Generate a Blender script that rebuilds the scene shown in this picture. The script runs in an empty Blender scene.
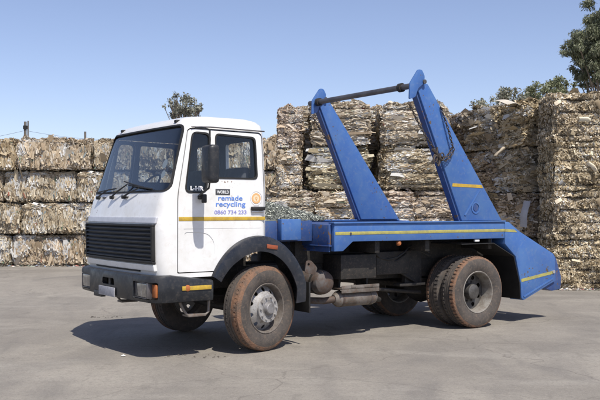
import bpy, bmesh, math, random
import numpy as np
from mathutils import Vector, Matrix, noise

SC = bpy.context.scene
COL = SC.collection
R = math.radians

# ------------------------------------------------------------------ camera
CAM_H = 1.69
FPX = 862.0
cd = bpy.data.cameras.new('camera')
cam = bpy.data.objects.new('camera', cd)
COL.objects.link(cam)
cd.sensor_width = 36.0
cd.lens = 36.0 * FPX / 600.0
cd.clip_start = 0.1
cd.clip_end = 3000
cam.location = (0, 0, CAM_H)
cam.rotation_euler = (R(90) + math.atan(10 / FPX), 0, 0)
SC.camera = cam

# ------------------------------------------------------------------ light
SUNV = Vector((0.29, -0.59, 1.0)).normalized()      # towards the sun
w = bpy.data.worlds.new('World')
SC.world = w
w.use_nodes = True
nt = w.node_tree
bg = nt.nodes['Background']
sky = nt.nodes.new('ShaderNodeTexSky')
sky.sky_type = 'NISHITA'
sky.sun_disc = False
sky.sun_elevation = math.asin(SUNV.z)
sky.sun_rotation = math.atan2(SUNV.x, SUNV.y)
sky.air_density = 1.0
sky.dust_density = 2.0
sky.ozone_density = 3.0
sky.altitude = 1500
tint = nt.nodes.new('ShaderNodeVectorMath'); tint.operation = 'MULTIPLY'
tint.inputs[1].default_value = (1.09, 0.98, 1.03)
nt.links.new(sky.outputs[0], tint.inputs[0])
hsv = nt.nodes.new('ShaderNodeHueSaturation'); hsv.inputs['Saturation'].default_value = 0.90
nt.links.new(tint.outputs[0], hsv.inputs['Color'])
nt.links.new(hsv.outputs[0], bg.inputs[0])
bg.inputs[1].default_value = 0.122
sd = bpy.data.lights.new('sun', 'SUN')
sd.energy = 4.4
sd.angle = R(0.53)
sd.color = (1.0, 0.95, 0.87)
sun = bpy.data.objects.new('sun', sd)
sun.rotation_euler = SUNV.to_track_quat('Z', 'Y').to_euler()
sun.location = (5, -10, 30)
COL.objects.link(sun)
SC.view_settings.view_transform = 'Standard'
SC.view_settings.look = 'None'
SC.view_settings.exposure = 0.26
SC.view_settings.gamma = 1.0
SC.view_settings.use_curve_mapping = False
SC.render.engine = 'CYCLES'

# ------------------------------------------------------------------ materials
def sock(b, n, v):
    if n in b.inputs: b.inputs[n].default_value = v

def mat(name, c1, c2=None, rough=0.6, metal=0.0, scale=5.0, detail=6.0, lo=0.4, hi=0.65, bump=0.0, bscale=60.0,
        dirt=None, dirt_z=None, coat=0.0, rough2=None, stretch=None, chips=None):
    """principled material: two colours mixed by noise, an optional third (dust) by another noise"""
    m = bpy.data.materials.new(name); m.use_nodes = True
    n = m.node_tree.nodes; l = m.node_tree.links
    b = n['Principled BSDF']
    sock(b, 'Roughness', rough); sock(b, 'Metallic', metal); sock(b, 'Coat Weight', coat)
    tc = n.new('ShaderNodeTexCoord')
    vec = tc.outputs['Object']
    if stretch:
        mp = n.new('ShaderNodeMapping'); mp.inputs['Scale'].default_value = stretch
        l.new(vec, mp.inputs['Vector']); vec = mp.outputs[0]
    col = n.new('ShaderNodeRGB'); col.outputs[0].default_value = (*c1, 1); out = col.outputs[0]
    def layer(out, c, sc, lo, hi, dt):
        t = n.new('ShaderNodeTexNoise'); t.inputs['Scale'].default_value = sc; t.inputs['Detail'].default_value = dt
        t.inputs['Roughness'].default_value = 0.62
        l.new(vec, t.inputs['Vector'])
        r = n.new('ShaderNodeMapRange'); r.inputs[1].default_value = lo; r.inputs[2].default_value = hi
        l.new(t.outputs[0], r.inputs[0])
        mx = n.new('ShaderNodeMix'); mx.data_type = 'RGBA'
        l.new(r.outputs[0], mx.inputs[0]); l.new(out, mx.inputs[6]); mx.inputs[7].default_value = (*c, 1)
        return mx.outputs[2], r.outputs[0]
    if c2:
        out, f = layer(out, c2, scale, lo, hi, detail)
        if rough2 is not None:
            rr = n.new('ShaderNodeMapRange'); rr.inputs[3].default_value = rough; rr.inputs[4].default_value = rough2
            l.new(f, rr.inputs[0]); l.new(rr.outputs[0], b.inputs['Roughness'])
    if dirt:
        out, _ = layer(out, dirt, scale * 5.3, 0.52, 0.78, 8)
    if chips:
        cc, csc, clo = chips
        t = n.new('ShaderNodeTexNoise'); t.inputs['Scale'].default_value = csc; t.inputs['Detail'].default_value = 5
        l.new(vec, t.inputs['Vector'])
        t2 = n.new('ShaderNodeTexNoise'); t2.inputs['Scale'].default_value = 2.3; t2.inputs['Detail'].default_value = 3
        l.new(vec, t2.inputs['Vector'])
        sm = n.new('ShaderNodeMath'); sm.operation = 'MULTIPLY_ADD'; sm.inputs[1].default_value = .55
        l.new(t2.outputs[0], sm.inputs[0]); l.new(t.outputs[0], sm.inputs[2])
        r = n.new('ShaderNodeMapRange'); r.inputs[1].default_value = clo; r.inputs[2].default_value = clo + .03
        l.new(sm.outputs[0], r.inputs[0])
        mx = n.new('ShaderNodeMix'); mx.data_type = 'RGBA'
        l.new(r.outputs[0], mx.inputs[0]); l.new(out, mx.inputs[6]); mx.inputs[7].default_value = (*cc, 1)
        out = mx.outputs[2]
    l.new(out, b.inputs['Base Color'])
    if bump:
        t = n.new('ShaderNodeTexNoise'); t.inputs['Scale'].default_value = bscale; t.inputs['Detail'].default_value = 4
        l.new(vec, t.inputs['Vector'])
        bn = n.new('ShaderNodeBump'); bn.inputs['Strength'].default_value = bump; bn.inputs['Distance'].default_value = 0.02
        l.new(t.outputs[0], bn.inputs['Height']); l.new(bn.outputs[0], b.inputs['Normal'])
    return m

M = {}
M['white'] = mat('white_cab_paint', (0.78, 0.78, 0.77), (0.70, 0.69, 0.66), 0.28, scale=3, coat=0.4, rough2=0.45, dirt=(0.66, 0.64, 0.60), chips=((0.22, 0.13, 0.08), 30, 1.02), bump=.03, bscale=2)
M['offwhite'] = mat('grey_white_band', (0.50, 0.51, 0.55), (0.42, 0.43, 0.46), 0.35, scale=8)
M['silver'] = mat('dull_chrome', (0.6, 0.6, 0.62), (0.45, 0.43, 0.4), 0.3, metal=0.7, scale=9)
M['blue'] = mat('blue_truck_paint', (0.043, 0.122, 0.35), (0.062, 0.148, 0.35), 0.42, scale=4, dirt=(0.10, 0.17, 0.34), coat=0.15, rough2=0.6, chips=((0.10, 0.075, 0.06), 22, .98), bump=.06, bscale=3)
M['blue_dark'] = mat('worn_shaded_blue_paint', (0.026, 0.06, 0.19), (0.04, 0.085, 0.22), 0.5, scale=5, dirt=(0.10, 0.10, 0.16), chips=((0.13, 0.08, 0.05), 14, .93))  # darker copy of the truck blue: shade put into the colour, plus wear
M['yellow'] = mat('yellow_reflective_tape', (0.55, 0.36, 0.035), (0.42, 0.27, 0.04), 0.45, scale=12, dirt=(0.32, 0.22, 0.08))
M['yellow2'] = mat('faded_yellow_tape', (0.42, 0.38, 0.10), (0.30, 0.28, 0.10), 0.5, scale=12, dirt=(0.2, 0.2, 0.14))
M['orange'] = mat('orange_lamp_lens', (0.42, 0.13, 0.03), (0.3, 0.10, 0.04), 0.35, scale=20)
M['red_orange'] = mat('dull_orange_reflector', (0.30, 0.07, 0.025), (0.2, 0.06, 0.03), 0.5, scale=20)
M['black'] = mat('black_plastic', (0.010, 0.0095, 0.009), (0.017, 0.016, 0.015), 0.6, scale=7)
M['bumper'] = mat('dark_grey_steel', (0.010, 0.012, 0.016), (0.022, 0.023, 0.026), 0.32, scale=5, dirt=(0.055, 0.05, 0.045), rough2=0.6)
M['fender'] = mat('black_fender', (0.010, 0.012, 0.018), (0.022, 0.024, 0.03), 0.25, scale=4, rough2=0.42, dirt=(0.05, 0.045, 0.045))
M['chassis'] = mat('greasy_chassis', (0.014, 0.013, 0.012), (0.03, 0.026, 0.022), 0.7, scale=7, dirt=(0.08, 0.06, 0.045))
M['tyre'] = mat('dusty_tyre_rubber', (0.088, 0.073, 0.062), (0.050, 0.044, 0.040), 0.85, scale=5, dirt=(0.145, 0.108, 0.082), bump=0.2)
M['tread'] = mat('red_dust_tread', (0.20, 0.108, 0.064), (0.105, 0.075, 0.056), 0.9, scale=9, lo=0.42, hi=0.62, dirt=(0.235, 0.14, 0.09), bump=0.4)
M['rim'] = mat('worn_silver_rim', (0.36, 0.355, 0.35), (0.24, 0.22, 0.20), 0.5, metal=0.1, scale=14, dirt=(0.12, 0.085, 0.06))
M['rim_dusty'] = mat('dusty_rim', (0.25, 0.235, 0.21), (0.15, 0.128, 0.105), 0.7, scale=9, dirt=(0.16, 0.11, 0.08))
M['hub'] = mat('greasy_shaded_hub', (0.10, 0.095, 0.09), (0.05, 0.045, 0.04), 0.5, metal=0.3, scale=12)  # grease; on the rear wheel discs also recess shade as colour
M['hub2'] = mat('front_hub', (0.26, 0.25, 0.25), (0.16, 0.15, 0.14), 0.5, metal=0.3, scale=14)
M['rim_dark'] = mat('dusty_brown_rim_edge', (0.11, 0.09, 0.075), (0.17, 0.15, 0.13), 0.7, scale=12, dirt=(0.06, 0.05, 0.04))
M['rust'] = mat('rusty_tank', (0.075, 0.052, 0.04), (0.11, 0.10, 0.095), 0.7, scale=6, lo=0.45, hi=0.6, dirt=(0.10, 0.045, 0.022))
M['muffler'] = mat('heat_stained_steel', (0.19, 0.17, 0.15), (0.10, 0.078, 0.06), 0.6, metal=0.2, scale=6, dirt=(0.14, 0.065, 0.03))
M['cylinder'] = mat('grey_steel_tube', (0.10, 0.095, 0.10), (0.15, 0.14, 0.14), 0.4, metal=0.5, scale=6)
M['chain'] = mat('grimy_chain', (0.05, 0.045, 0.042), (0.12, 0.09, 0.07), 0.6, metal=0.5, scale=30)
M['interior'] = mat('cab_interior', (0.035, 0.036, 0.04), (0.06, 0.058, 0.055), 0.8, scale=6)
M['seat'] = mat('seat_cloth', (0.07, 0.07, 0.08), (0.10, 0.10, 0.11), 0.9, scale=10)
M['txtblue'] = mat('blue_lettering', (0.12, 0.24, 0.62), rough=0.5)
M['txtgrey'] = mat('violet_grey_lettering', (0.28, 0.28, 0.58), rough=0.5)
M['txtblack'] = mat('black_label', (0.05, 0.05, 0.055), rough=0.5)
M['txtwhite'] = mat('white_lettering', (0.75, 0.75, 0.75), rough=0.5)
M['logo_o'] = mat('orange_ring', (0.72, 0.42, 0.18), rough=0.5)
M['logo_p'] = mat('pale_orange', (0.80, 0.62, 0.42), rough=0.5)
M['logo_t'] = mat('faint_grey_print', (0.60, 0.58, 0.58), rough=0.5)
M['plate'] = mat('number_plate', (0.34, 0.34, 0.37), (0.24, 0.24, 0.26), 0.5, scale=30)
M['wire'] = mat('grey_green_wire', (0.30, 0.32, 0.28), (0.17, 0.18, 0.165), 0.5, metal=0.4, scale=12, dirt=(0.42, 0.44, 0.42))
M['bark'] = mat('bark', (0.16, 0.12, 0.09), (0.28, 0.24, 0.19), 0.9, scale=4, bump=0.4, bscale=20)
M['pole'] = mat('weathered_pole', (0.16, 0.14, 0.12), (0.10, 0.09, 0.08), 0.8, scale=4)
M['strap'] = mat('baling_wire', (0.035, 0.028, 0.022), (0.06, 0.045, 0.035), 0.6, scale=4)

def glass(name, tint, gl=0.0, rough=0.02):
    m = bpy.data.materials.new(name); m.use_nodes = True
    n = m.node_tree.nodes; l = m.node_tree.links
    n.remove(n['Principled BSDF'])
    o = n['Material Output']
    tr = n.new('ShaderNodeBsdfTransparent'); tr.inputs[0].default_value = (*tint, 1)
    g = n.new('ShaderNodeBsdfGlossy'); g.inputs['Roughness'].default_value = rough
    f = n.new('ShaderNodeFresnel'); f.inputs[0].default_value = 1.5
    ge = n.new('ShaderNodeNewGeometry'); io = n.new('ShaderNodeMapRange')   # same reflectance from both sides of the thin pane
    io.inputs[3].default_value = 1.45; io.inputs[4].default_value = 1 / 1.45
    l.new(ge.outputs['Backfacing'], io.inputs[0]); l.new(io.outputs[0], f.inputs[0])
    a = n.new('ShaderNodeMath'); a.operation = 'ADD'; a.inputs[1].default_value = gl
    l.new(f.outputs[0], a.inputs[0])
    mx = n.new('ShaderNodeMixShader')
    l.new(a.outputs[0], mx.inputs[0]); l.new(tr.outputs[0], mx.inputs[1]); l.new(g.outputs[0], mx.inputs[2])
    l.new(mx.outputs[0], o.inputs[0])
    return m
M['glass'] = glass('window_glass', (0.93, 0.95, 0.96), 0.0)
M['windscreen'] = glass('windscreen_glass', (0.78, 0.81, 0.81), 0.05)
M['lens'] = mat('headlamp_lens', (0.24, 0.22, 0.19), (0.13, 0.12, 0.105), 0.15, metal=0.2, scale=14, coat=1.0)

def vcol_mat(name, rough=0.8, transl=0.0, nscale=30, spec=0.3):
    m = bpy.data.materials.new(name); m.use_nodes = True
    n = m.node_tree.nodes; l = m.node_tree.links; b = n['Principled BSDF']
    a = n.new('ShaderNodeAttribute'); a.attribute_name = 'Col'
    tc = n.new('ShaderNodeTexCoord')
    t = n.new('ShaderNodeTexNoise'); t.inputs['Scale'].default_value = nscale; t.inputs['Detail'].default_value = 3
    l.new(tc.outputs['Object'], t.inputs['Vector'])
    r = n.new('ShaderNodeMapRange'); r.inputs[3].default_value = 0.7; r.inputs[4].default_value = 1.25
    l.new(t.outputs[0], r.inputs[0])
    mx = n.new('ShaderNodeVectorMath'); mx.operation = 'SCALE'
    l.new(a.outputs['Color'], mx.inputs[0]); l.new(r.outputs[0], mx.inputs['Scale'])
    l.new(mx.outputs[0], b.inputs['Base Color'])
    sock(b, 'Roughness', rough); sock(b, 'Specular IOR Level', spec)
    if transl:
        tl = n.new('ShaderNodeBsdfTranslucent'); l.new(mx.outputs[0], tl.inputs[0])
        ms = n.new('ShaderNodeMixShader'); ms.inputs[0].default_value = transl
        l.new(b.outputs[0], ms.inputs[1]); l.new(tl.outputs[0], ms.inputs[2])
        l.new(ms.outputs[0], n['Material Output'].inputs[0])
    return m
M['paper'] = vcol_mat('waste_paper', 0.75, 0.12)
M['leaf'] = vcol_mat('gum_leaf', 0.55, 0.25, 3)

# ground
def ground_mat():
    m = bpy.data.materials.new('dusty_worn_paving'); m.use_nodes = True
    n = m.node_tree.nodes; l = m.node_tree.links; b = n['Principled BSDF']
    tc = n.new('ShaderNodeTexCoord')
    def noise_(sc, dt, st=None, rot=0, dist=0.0, ro=.55):
        v = tc.outputs['Object']
        if st:
            mp = n.new('ShaderNodeMapping'); mp.inputs['Scale'].default_value = st; mp.inputs['Rotation'].default_value = (0, 0, rot)
            l.new(v, mp.inputs[0]); v = mp.outputs[0]
        t = n.new('ShaderNodeTexNoise'); t.inputs['Scale'].default_value = sc; t.inputs['Detail'].default_value = dt
        t.inputs['Roughness'].default_value = ro
        t.inputs['Distortion'].default_value = dist; l.new(v, t.inputs['Vector']); return t.outputs[0]
    def mr(x, a, bb, c=0, d=1):
        r = n.new('ShaderNodeMapRange'); l.new(x, r.inputs[0])
        for i, q in enumerate((a, bb, c, d)): r.inputs[i + 1].default_value = q
        return r.outputs[0]
    def mix(f, a, c, fac=None):
        mx = n.new('ShaderNodeMix'); mx.data_type = 'RGBA'; l.new(f, mx.inputs[0])
        if isinstance(a, tuple): mx.inputs[6].default_value = (*a, 1)
        else: l.new(a, mx.inputs[6])
        if isinstance(c, tuple): mx.inputs[7].default_value = (*c, 1)
        else: l.new(c, mx.inputs[7])
        return mx.outputs[2]
    c = mix(mr(noise_(0.35, 8, dist=.6), .38, .62), (0.205, 0.186, 0.159), (0.290, 0.264, 0.224))
    c = mix(mr(noise_(0.9, 10, (1, .42, 1), .55, 1.2), .47, .70, 0, .8), c, (0.165, 0.152, 0.135))
    c = mix(mr(noise_(0.8, 10, (.45, 1.1, 1), -.6, 1.4), .52, .76, 0, .6), c, (0.335, 0.31, 0.268))
    c = mix(mr(noise_(7, 8), .45, .8, 0, .45), c, (0.17, 0.15, 0.135))
    c = mix(mr(noise_(28, 7, ro=.7), .50, .68, 0, .55), c, (0.13, 0.118, 0.10))
    c = mix(mr(noise_(41, 6, ro=.7), .55, .72, 0, .55), c, (0.40, 0.37, 0.32))
    c = mix(mr(noise_(3.1, 9, (1, .35, 1), .2, .6, .7), .56, .66, 0, .45), c, (0.14, 0.128, 0.11))
    c = mix(mr(noise_(140, 3), .5, .9, 0, .7), c, (0.42, 0.39, 0.35))
    c = mix(mr(noise_(95, 3), .56, .85, 0, .8), c, (0.12, 0.105, 0.095))
    # fine wandering cracks
    vo = n.new('ShaderNodeTexVoronoi'); vo.feature = 'DISTANCE_TO_EDGE'; vo.inputs['Scale'].default_value = .33
    nn = n.new('ShaderNodeTexNoise'); nn.inputs['Scale'].default_value = 1.2; nn.inputs['Detail'].default_value = 8
    l.new(tc.outputs['Object'], nn.inputs['Vector'])
    ad = n.new('ShaderNodeMixRGB'); ad.blend_type = 'ADD'; ad.inputs[0].default_value = .8
    l.new(tc.outputs['Object'], ad.inputs[1]); l.new(nn.outputs['Color'], ad.inputs[2])
    l.new(ad.outputs[0], vo.inputs['Vector'])
    c = mix(mr(vo.outputs[0], 0, .004, .6, 0), c, (0.13, 0.115, 0.10))
    l.new(c, b.inputs['Base Color'])
    sock(b, 'Roughness', .82); sock(b, 'Specular IOR Level', .3)
    bn = n.new('ShaderNodeBump'); bn.inputs['Strength'].default_value = .35; bn.inputs['Distance'].default_value = .01
    l.new(noise_(85, 5), bn.inputs['Height'])
    bn2 = n.new('ShaderNodeBump'); bn2.inputs['Strength'].default_value = .3; bn2.inputs['Distance'].default_value = .08
    l.new(noise_(2.2, 5), bn2.inputs['Height']); l.new(bn.outputs[0], bn2.inputs['Normal'])
    l.new(bn2.outputs[0], b.inputs['Normal'])
    return m
M['ground'] = ground_mat()

# ------------------------------------------------------------------ object helpers
def tag(o, label=None, cat=None, group=None, kind=None):
    if label: o['label'] = label
    if cat: o['category'] = cat
    if group: o['group'] = group
    if kind: o['kind'] = kind
    return o

def link(name, me, m=None, parent=None):
    o = bpy.data.objects.new(name, me); COL.objects.link(o)
    me.name = name
    if m is not None:
        ids = np.zeros(len(me.polygons), np.int32); me.polygons.foreach_get('material_index', ids)
        me.materials.clear()
        for x in (m if isinstance(m, (list, tuple)) else [m]): me.materials.append(x)
        if isinstance(m, (list, tuple)): me.polygons.foreach_set('material_index', ids)
    if parent is not None: o.parent = parent
    return o

def finish(bm, smooth=35):
    bmesh.ops.recalc_face_normals(bm, faces=bm.faces)
    me = bpy.data.meshes.new('m'); bm.to_mesh(me); bm.free()
    if smooth:
        me.shade_smooth(); me.set_sharp_from_angle(angle=R(smooth))
    return me

def evaluated(me, mods):
    """apply modifiers without operators"""
    o = bpy.data.objects.new('tmp', me); COL.objects.link(o)
    tmp = []
    for kind, kw in mods:
        md = o.modifiers.new(kind, kind)
        for k, v in kw.items():
            if k == 'with_mesh':
                p = bpy.data.objects.new('tmp2', v); COL.objects.link(p); tmp.append(p); md.object = p
            else: setattr(md, k, v)
    dg = bpy.context.evaluated_depsgraph_get(); dg.update()
    r = bpy.data.meshes.new_from_object(o.evaluated_get(dg))
    bpy.data.objects.remove(o)
    for p in tmp: bpy.data.objects.remove(p)
    return r

def boolean(a, b, op):
    return evaluated(a, [('BOOLEAN', dict(with_mesh=b, operation=op, solver='EXACT'))])

def bevelled(me, wd=0.008, seg=2, ang=35):
    me = evaluated(me, [('BEVEL', dict(width=wd, segments=seg, limit_method='ANGLE', angle_limit=R(ang)))])
    me.shade_smooth(); me.set_sharp_from_angle(angle=R(ang))
    return me

# truck-local helpers: photo-solved coordinates (s rearwards, t away from the camera, z up)
S0, T0 = 1.9, 1.15
def L(s, t, z): return Vector((s - S0, t - T0, z))

def box_bm(bm, a, b):
    (x0, y0, z0), (x1, y1, z1) = a, b
    vs = [bm.verts.new(L(x, y, z)) for x in (x0, x1) for y in (y0, y1) for z in (z0, z1)]
    for f in ((0, 1, 3, 2), (4, 6, 7, 5), (0, 4, 5, 1), (2, 3, 7, 6), (0, 2, 6, 4), (1, 5, 7, 3)):
        bm.faces.new([vs[i] for i in f])

def box(a, b, bev=0.006):
    bm = bmesh.new(); box_bm(bm, a, b)
    me = finish(bm, None)
    return bevelled(me, bev) if bev else me

def boxes(lst, bev=0.006):
    bm = bmesh.new()
    for a, b in lst: box_bm(bm, a, b)
    me = finish(bm, None)
    return bevelled(me, bev) if bev else me

def rounded(pts, r, seg=5):
    """round the corners of a 2-D polygon; r a number or a list"""
    out = []; n = len(pts)
    for i, p in enumerate(pts):
        rr = r[i] if isinstance(r, (list, tuple)) else r
        p = Vector(p); a = Vector(pts[i - 1]); b = Vector(pts[(i + 1) % n])
        if rr <= 0: out.append(tuple(p)); continue
        da = (a - p); db = (b - p)
        k = min(rr, da.length * .45, db.length * .45)
        pa = p + da.normalized() * k; pb = p + db.normalized() * k
        for j in range(seg + 1):
            u = j / seg
            q = pa * (1 - u) ** 2 + p * 2 * u * (1 - u) + pb * u * u
            out.append(tuple(q))
    return out

def prism(poly, axis, a, b):
    """extrude a 2-D polygon: axis 't' -> poly in (s,z); 's' -> (t,z); 'z' -> (s,t)"""
    bm = bmesh.new()
    f = {'t': lambda p, q: L(p[0], q, p[1]), 's': lambda p, q: L(q, p[0], p[1]), 'z': lambda p, q: L(p[0], p[1], q)}[axis]
    va = [bm.verts.new(f(p, a)) for p in poly]; vb = [bm.verts.new(f(p, b)) for p in poly]
    bm.faces.new(va); bm.faces.new(vb[::-1])
    n = len(poly)
    for i in range(n): bm.faces.new((va[i], va[(i + 1) % n], vb[(i + 1) % n], vb[i]))
    return finish(bm, None)

def tube_bm(bm, pts, r, seg=8, caps=True):
    pts = [Vector(p) for p in pts]; n = len(pts)
    rings = []; up = None
    for i, p in enumerate(pts):
        d = (pts[min(i + 1, n - 1)] - pts[max(i - 1, 0)]).normalized()
        if up is None:
            up = Vector((0, 0, 1)) if abs(d.z) < .9 else Vector((1, 0, 0))
        u = (up - d * up.dot(d)).normalized(); v = d.cross(u); up = u
        rr = r[i] if isinstance(r, (list, tuple)) else r
        rings.append([bm.verts.new(p + (u * math.cos(2 * math.pi * k / seg) + v * math.sin(2 * math.pi * k / seg)) * rr) for k in range(seg)])
    for a, b in zip(rings, rings[1:]):
        for k in range(seg): bm.faces.new((a[k], a[(k + 1) % seg], b[(k + 1) % seg], b[k]))
    if caps:
        bm.faces.new(rings[0][::-1]); bm.faces.new(rings[-1])

def tubeL(pts, r, seg=10):
    bm = bmesh.new(); tube_bm(bm, [L(*p) for p in pts], r, seg); return finish(bm)

def join_mesh(meshes):
    bm = bmesh.new()
    for m_ in meshes: bm.from_mesh(m_)
    me = bpy.data.meshes.new('m'); bm.to_mesh(me); bm.free()
    return me

def lathe_t(prof, seg=48, centre=(0, 0, 0), jit=None):
    """revolve (t, r) profile round the transverse axis; centre in truck coords"""
    bm = bmesh.new(); rings = []
    for (t, r) in prof:
        if r < 1e-5:
            rings.append([bm.verts.new(Vector((0, t, 0)))]); continue
        rings.append([bm.verts.new(Vector((r * math.cos(2 * math.pi * k / seg), t, r * math.sin(2 * math.pi * k / seg)))) for k in range(seg)])
    for a, b in zip(rings, rings[1:]):
        for k in range(seg):
            k2 = (k + 1) % seg
            if len(a) == 1 and len(b) == 1: continue
            if len(a) == 1: bm.faces.new((a[0], b[k2], b[k]))
            elif len(b) == 1: bm.faces.new((a[k], a[k2], b[0]))
            else: bm.faces.new((a[k], a[k2], b[k2], b[k]))
    return bm

# ================================================================== GROUND
def make_ground():
    bm = bmesh.new()
    xs = [-400, -150, -60, -30] + list(np.arange(-20, 20.1, 1.0)) + [30, 60, 150, 400]
    ys = [-120, -40, -10] + list(np.arange(-4, 40.1, 1.0)) + [60, 120, 250, 600]
    g = [[bm.verts.new((x, y, 0)) for x in xs] for y in ys]
    for j in range(len(ys) - 1):
        for i in range(len(xs) - 1):
            bm.faces.new((g[j][i], g[j][i + 1], g[j + 1][i + 1], g[j + 1][i]))
    o = link('ground', finish(bm), M['ground'])
    tag(o, 'dusty grey brown paved yard under the truck and the bales', None, None, 'structure')
make_ground()

# ================================================================== TRUCK
truck = bpy.data.objects.new('skip_truck', None); COL.objects.link(truck)
ANG = R(34.82); ca, sa = math.cos(ANG), math.sin(ANG)
OX, OY = -42 / 143 * CAM_H, FPX / 143 * CAM_H
truck.location = (OX + S0 * ca - T0 * sa, OY + S0 * sa + T0 * ca, 0)
truck.rotation_euler = (0, 0, ANG)
tag(truck, 'white cab skip loader truck with blue deck and two blue lifting arms', 'truck')

LEV = [(0.93, -1.27, .20, 1.10, .14), (1.10, -1.30, .20, 1.10, .15), (1.50, -1.310, .20, 1.10, .15), (1.80, -1.235, .20, 1.10, .15),
       (1.88, -1.20, .20, 1.10, .15), (2.05, -1.145, .20, 1.09, .15), (2.25, -1.08, .195, 1.08, .15), (2.45, -1.015, .19, 1.068, .15),
       (2.62, -.96, .185, 1.055, .15), (2.70, -.92, .175, 1.035, .15), (2.75, -.86, .15, .985, .18), (2.782, -.76, .10, .90, .22),
       (2.802, -.60, 0.0, .72, .28), (2.812, -.46, -.14, .45, .2)]
def lev(z):
    z = min(max(z, LEV[0][0]), LEV[-1][0])
    for a, b in zip(LEV, LEV[1:]):
        if z <= b[0]:
            u = (z - a[0]) / (b[0] - a[0]); return [a[i] + (b[i] - a[i]) * u for i in range(5)]
def front_s(z, t):
    _, sf, _, hw, _ = lev(z); return sf + .04 * (abs(t - 1.15) / hw) ** 2.2
def loop_at(z, inset, NC=9, NF=22, NS=20):
    _, sf, sr, hw, rc = lev(z)
    sf += inset; sr -= inset; hw -= inset; rc = max(rc - inset, .02)
    pts = []
    # front edge from t=-hw+rc to hw-rc, then corner, side, corner, rear...
    for i in range(NF): pts.append((sf, -hw + rc + (2 * hw - 2 * rc) * i / NF))
    for i in range(NC): a = math.pi / 2 * i / NC; pts.append((sf + rc - rc * math.cos(a), hw - rc + rc * math.sin(a)))
    for i in range(NS): pts.append((sf + rc + (sr - sf - 2 * rc) * i / NS, hw))
    for i in range(NC): a = math.pi / 2 * i / NC; pts.append((sr - rc + rc * math.sin(a), hw - rc + rc * math.cos(a)))
    for i in range(NF): pts.append((sr, hw - rc - (2 * hw - 2 * rc) * i / NF))
    for i in range(NC): a = math.pi / 2 * i / NC; pts.append((sr - rc + rc * math.cos(a), -hw + rc - rc * math.sin(a)))
    for i in range(NS): pts.append((sr - rc - (sr - sf - 2 * rc) * i / NS, -hw))
    for i in range(NC): a = math.pi / 2 * i / NC; pts.append((sf + rc - rc * math.sin(a), -hw + rc - rc * math.cos(a)))
    out = []
    for s, t in pts:
        k = max(0, 1 - (s - sf) / .5)
        out.append((s + .04 * k * (abs(t) / hw) ** 2.2, t + 1.15))
    return out
def cab_solid(inset):
    zs = []
    for a, b in zip(LEV, LEV[1:]):
        n = max(1, int(round((b[0] - a[0]) / .06)))
        zs += [a[0] + (b[0] - a[0]) * i / n for i in range(n)]
    zs.append(LEV[-1][0])
    bm = bmesh.new(); rings = []
    for z in zs:
        zz = z if inset >= 0 and z < 2.6 else z
        zo = z - inset * max(0, min(1, (z - 2.5) / .2)) if z > 2.53 else (z + (inset if z < 1.0 else 0))
        rings.append([bm.verts.new(L(s, t, zo)) for s, t in loop_at(zz, inset)])
    n = len(rings[0])
    for a, b in zip(rings, rings[1:]):
        for k in range(n): bm.faces.new((a[k], a[(k + 1) % n], b[(k + 1) % n], b[k]))
    bm.faces.new(rings[0][::-1]); bm.faces.new(rings[-1])
    return finish(bm, None)

outer = cab_solid(0); inner = cab_solid(.045)
shell = boolean(outer, inner, 'DIFFERENCE')
arch = [(.03 + .81 * .865 * math.cos(2 * math.pi * k / 64), .5 + .865 * math.sin(2 * math.pi * k / 64)) for k in range(64)]
shell = boolean(shell, prism(arch, 't', -.3, 2.6), 'DIFFERENCE')

WS = rounded([(.095, 1.915), (2.205, 1.915), (2.13, 2.655), (.17, 2.655)], .08)
WSb = rounded([(.075, 1.893), (2.225, 1.893), (2.148, 2.675), (.152, 2.675)], .095)
def ws_cut(poly, back=.20):
    bm = bmesh.new()
    va = [bm.verts.new(L(-1.8, p[0], p[1])) for p in poly]
    vb = [bm.verts.new(L(-1.21 + (p[1] - 1.88) * .325 + back, p[0], p[1])) for p in poly]
    bm.faces.new(va); bm.faces.new(vb[::-1]); n = len(poly)
    for i in range(n): bm.faces.new((va[i], va[(i + 1) % n], vb[(i + 1) % n], vb[i]))
    return finish(bm, None)
QW = rounded([(-.925, 1.90), (-.675, 1.90), (-.60, 2.56), (-.815, 2.57)], .07)
QWb = rounded([(-.945, 1.88), (-.655, 1.88), (-.58, 2.58), (-.83, 2.59)], .08)
DW = rounded([(-.535, 2.07), (.015, 2.07), (.0, 2.54), (-.515, 2.56)], .05)
DWb = rounded([(-.55, 2.05), (.035, 2.05), (.02, 2.56), (-.53, 2.58)], .06)
DOOR = rounded([(-1.02, .99), (.135, .99), (.115, 2.60), (-.86, 2.615), (-1.02, 1.86)], [.02, .02, .06, .05, .08])
DOORb = rounded([(-1.032, .978), (.147, .978), (.127, 2.612), (-.868, 2.627), (-1.032, 1.862)], [.02, .02, .06, .05, .08])

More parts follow.
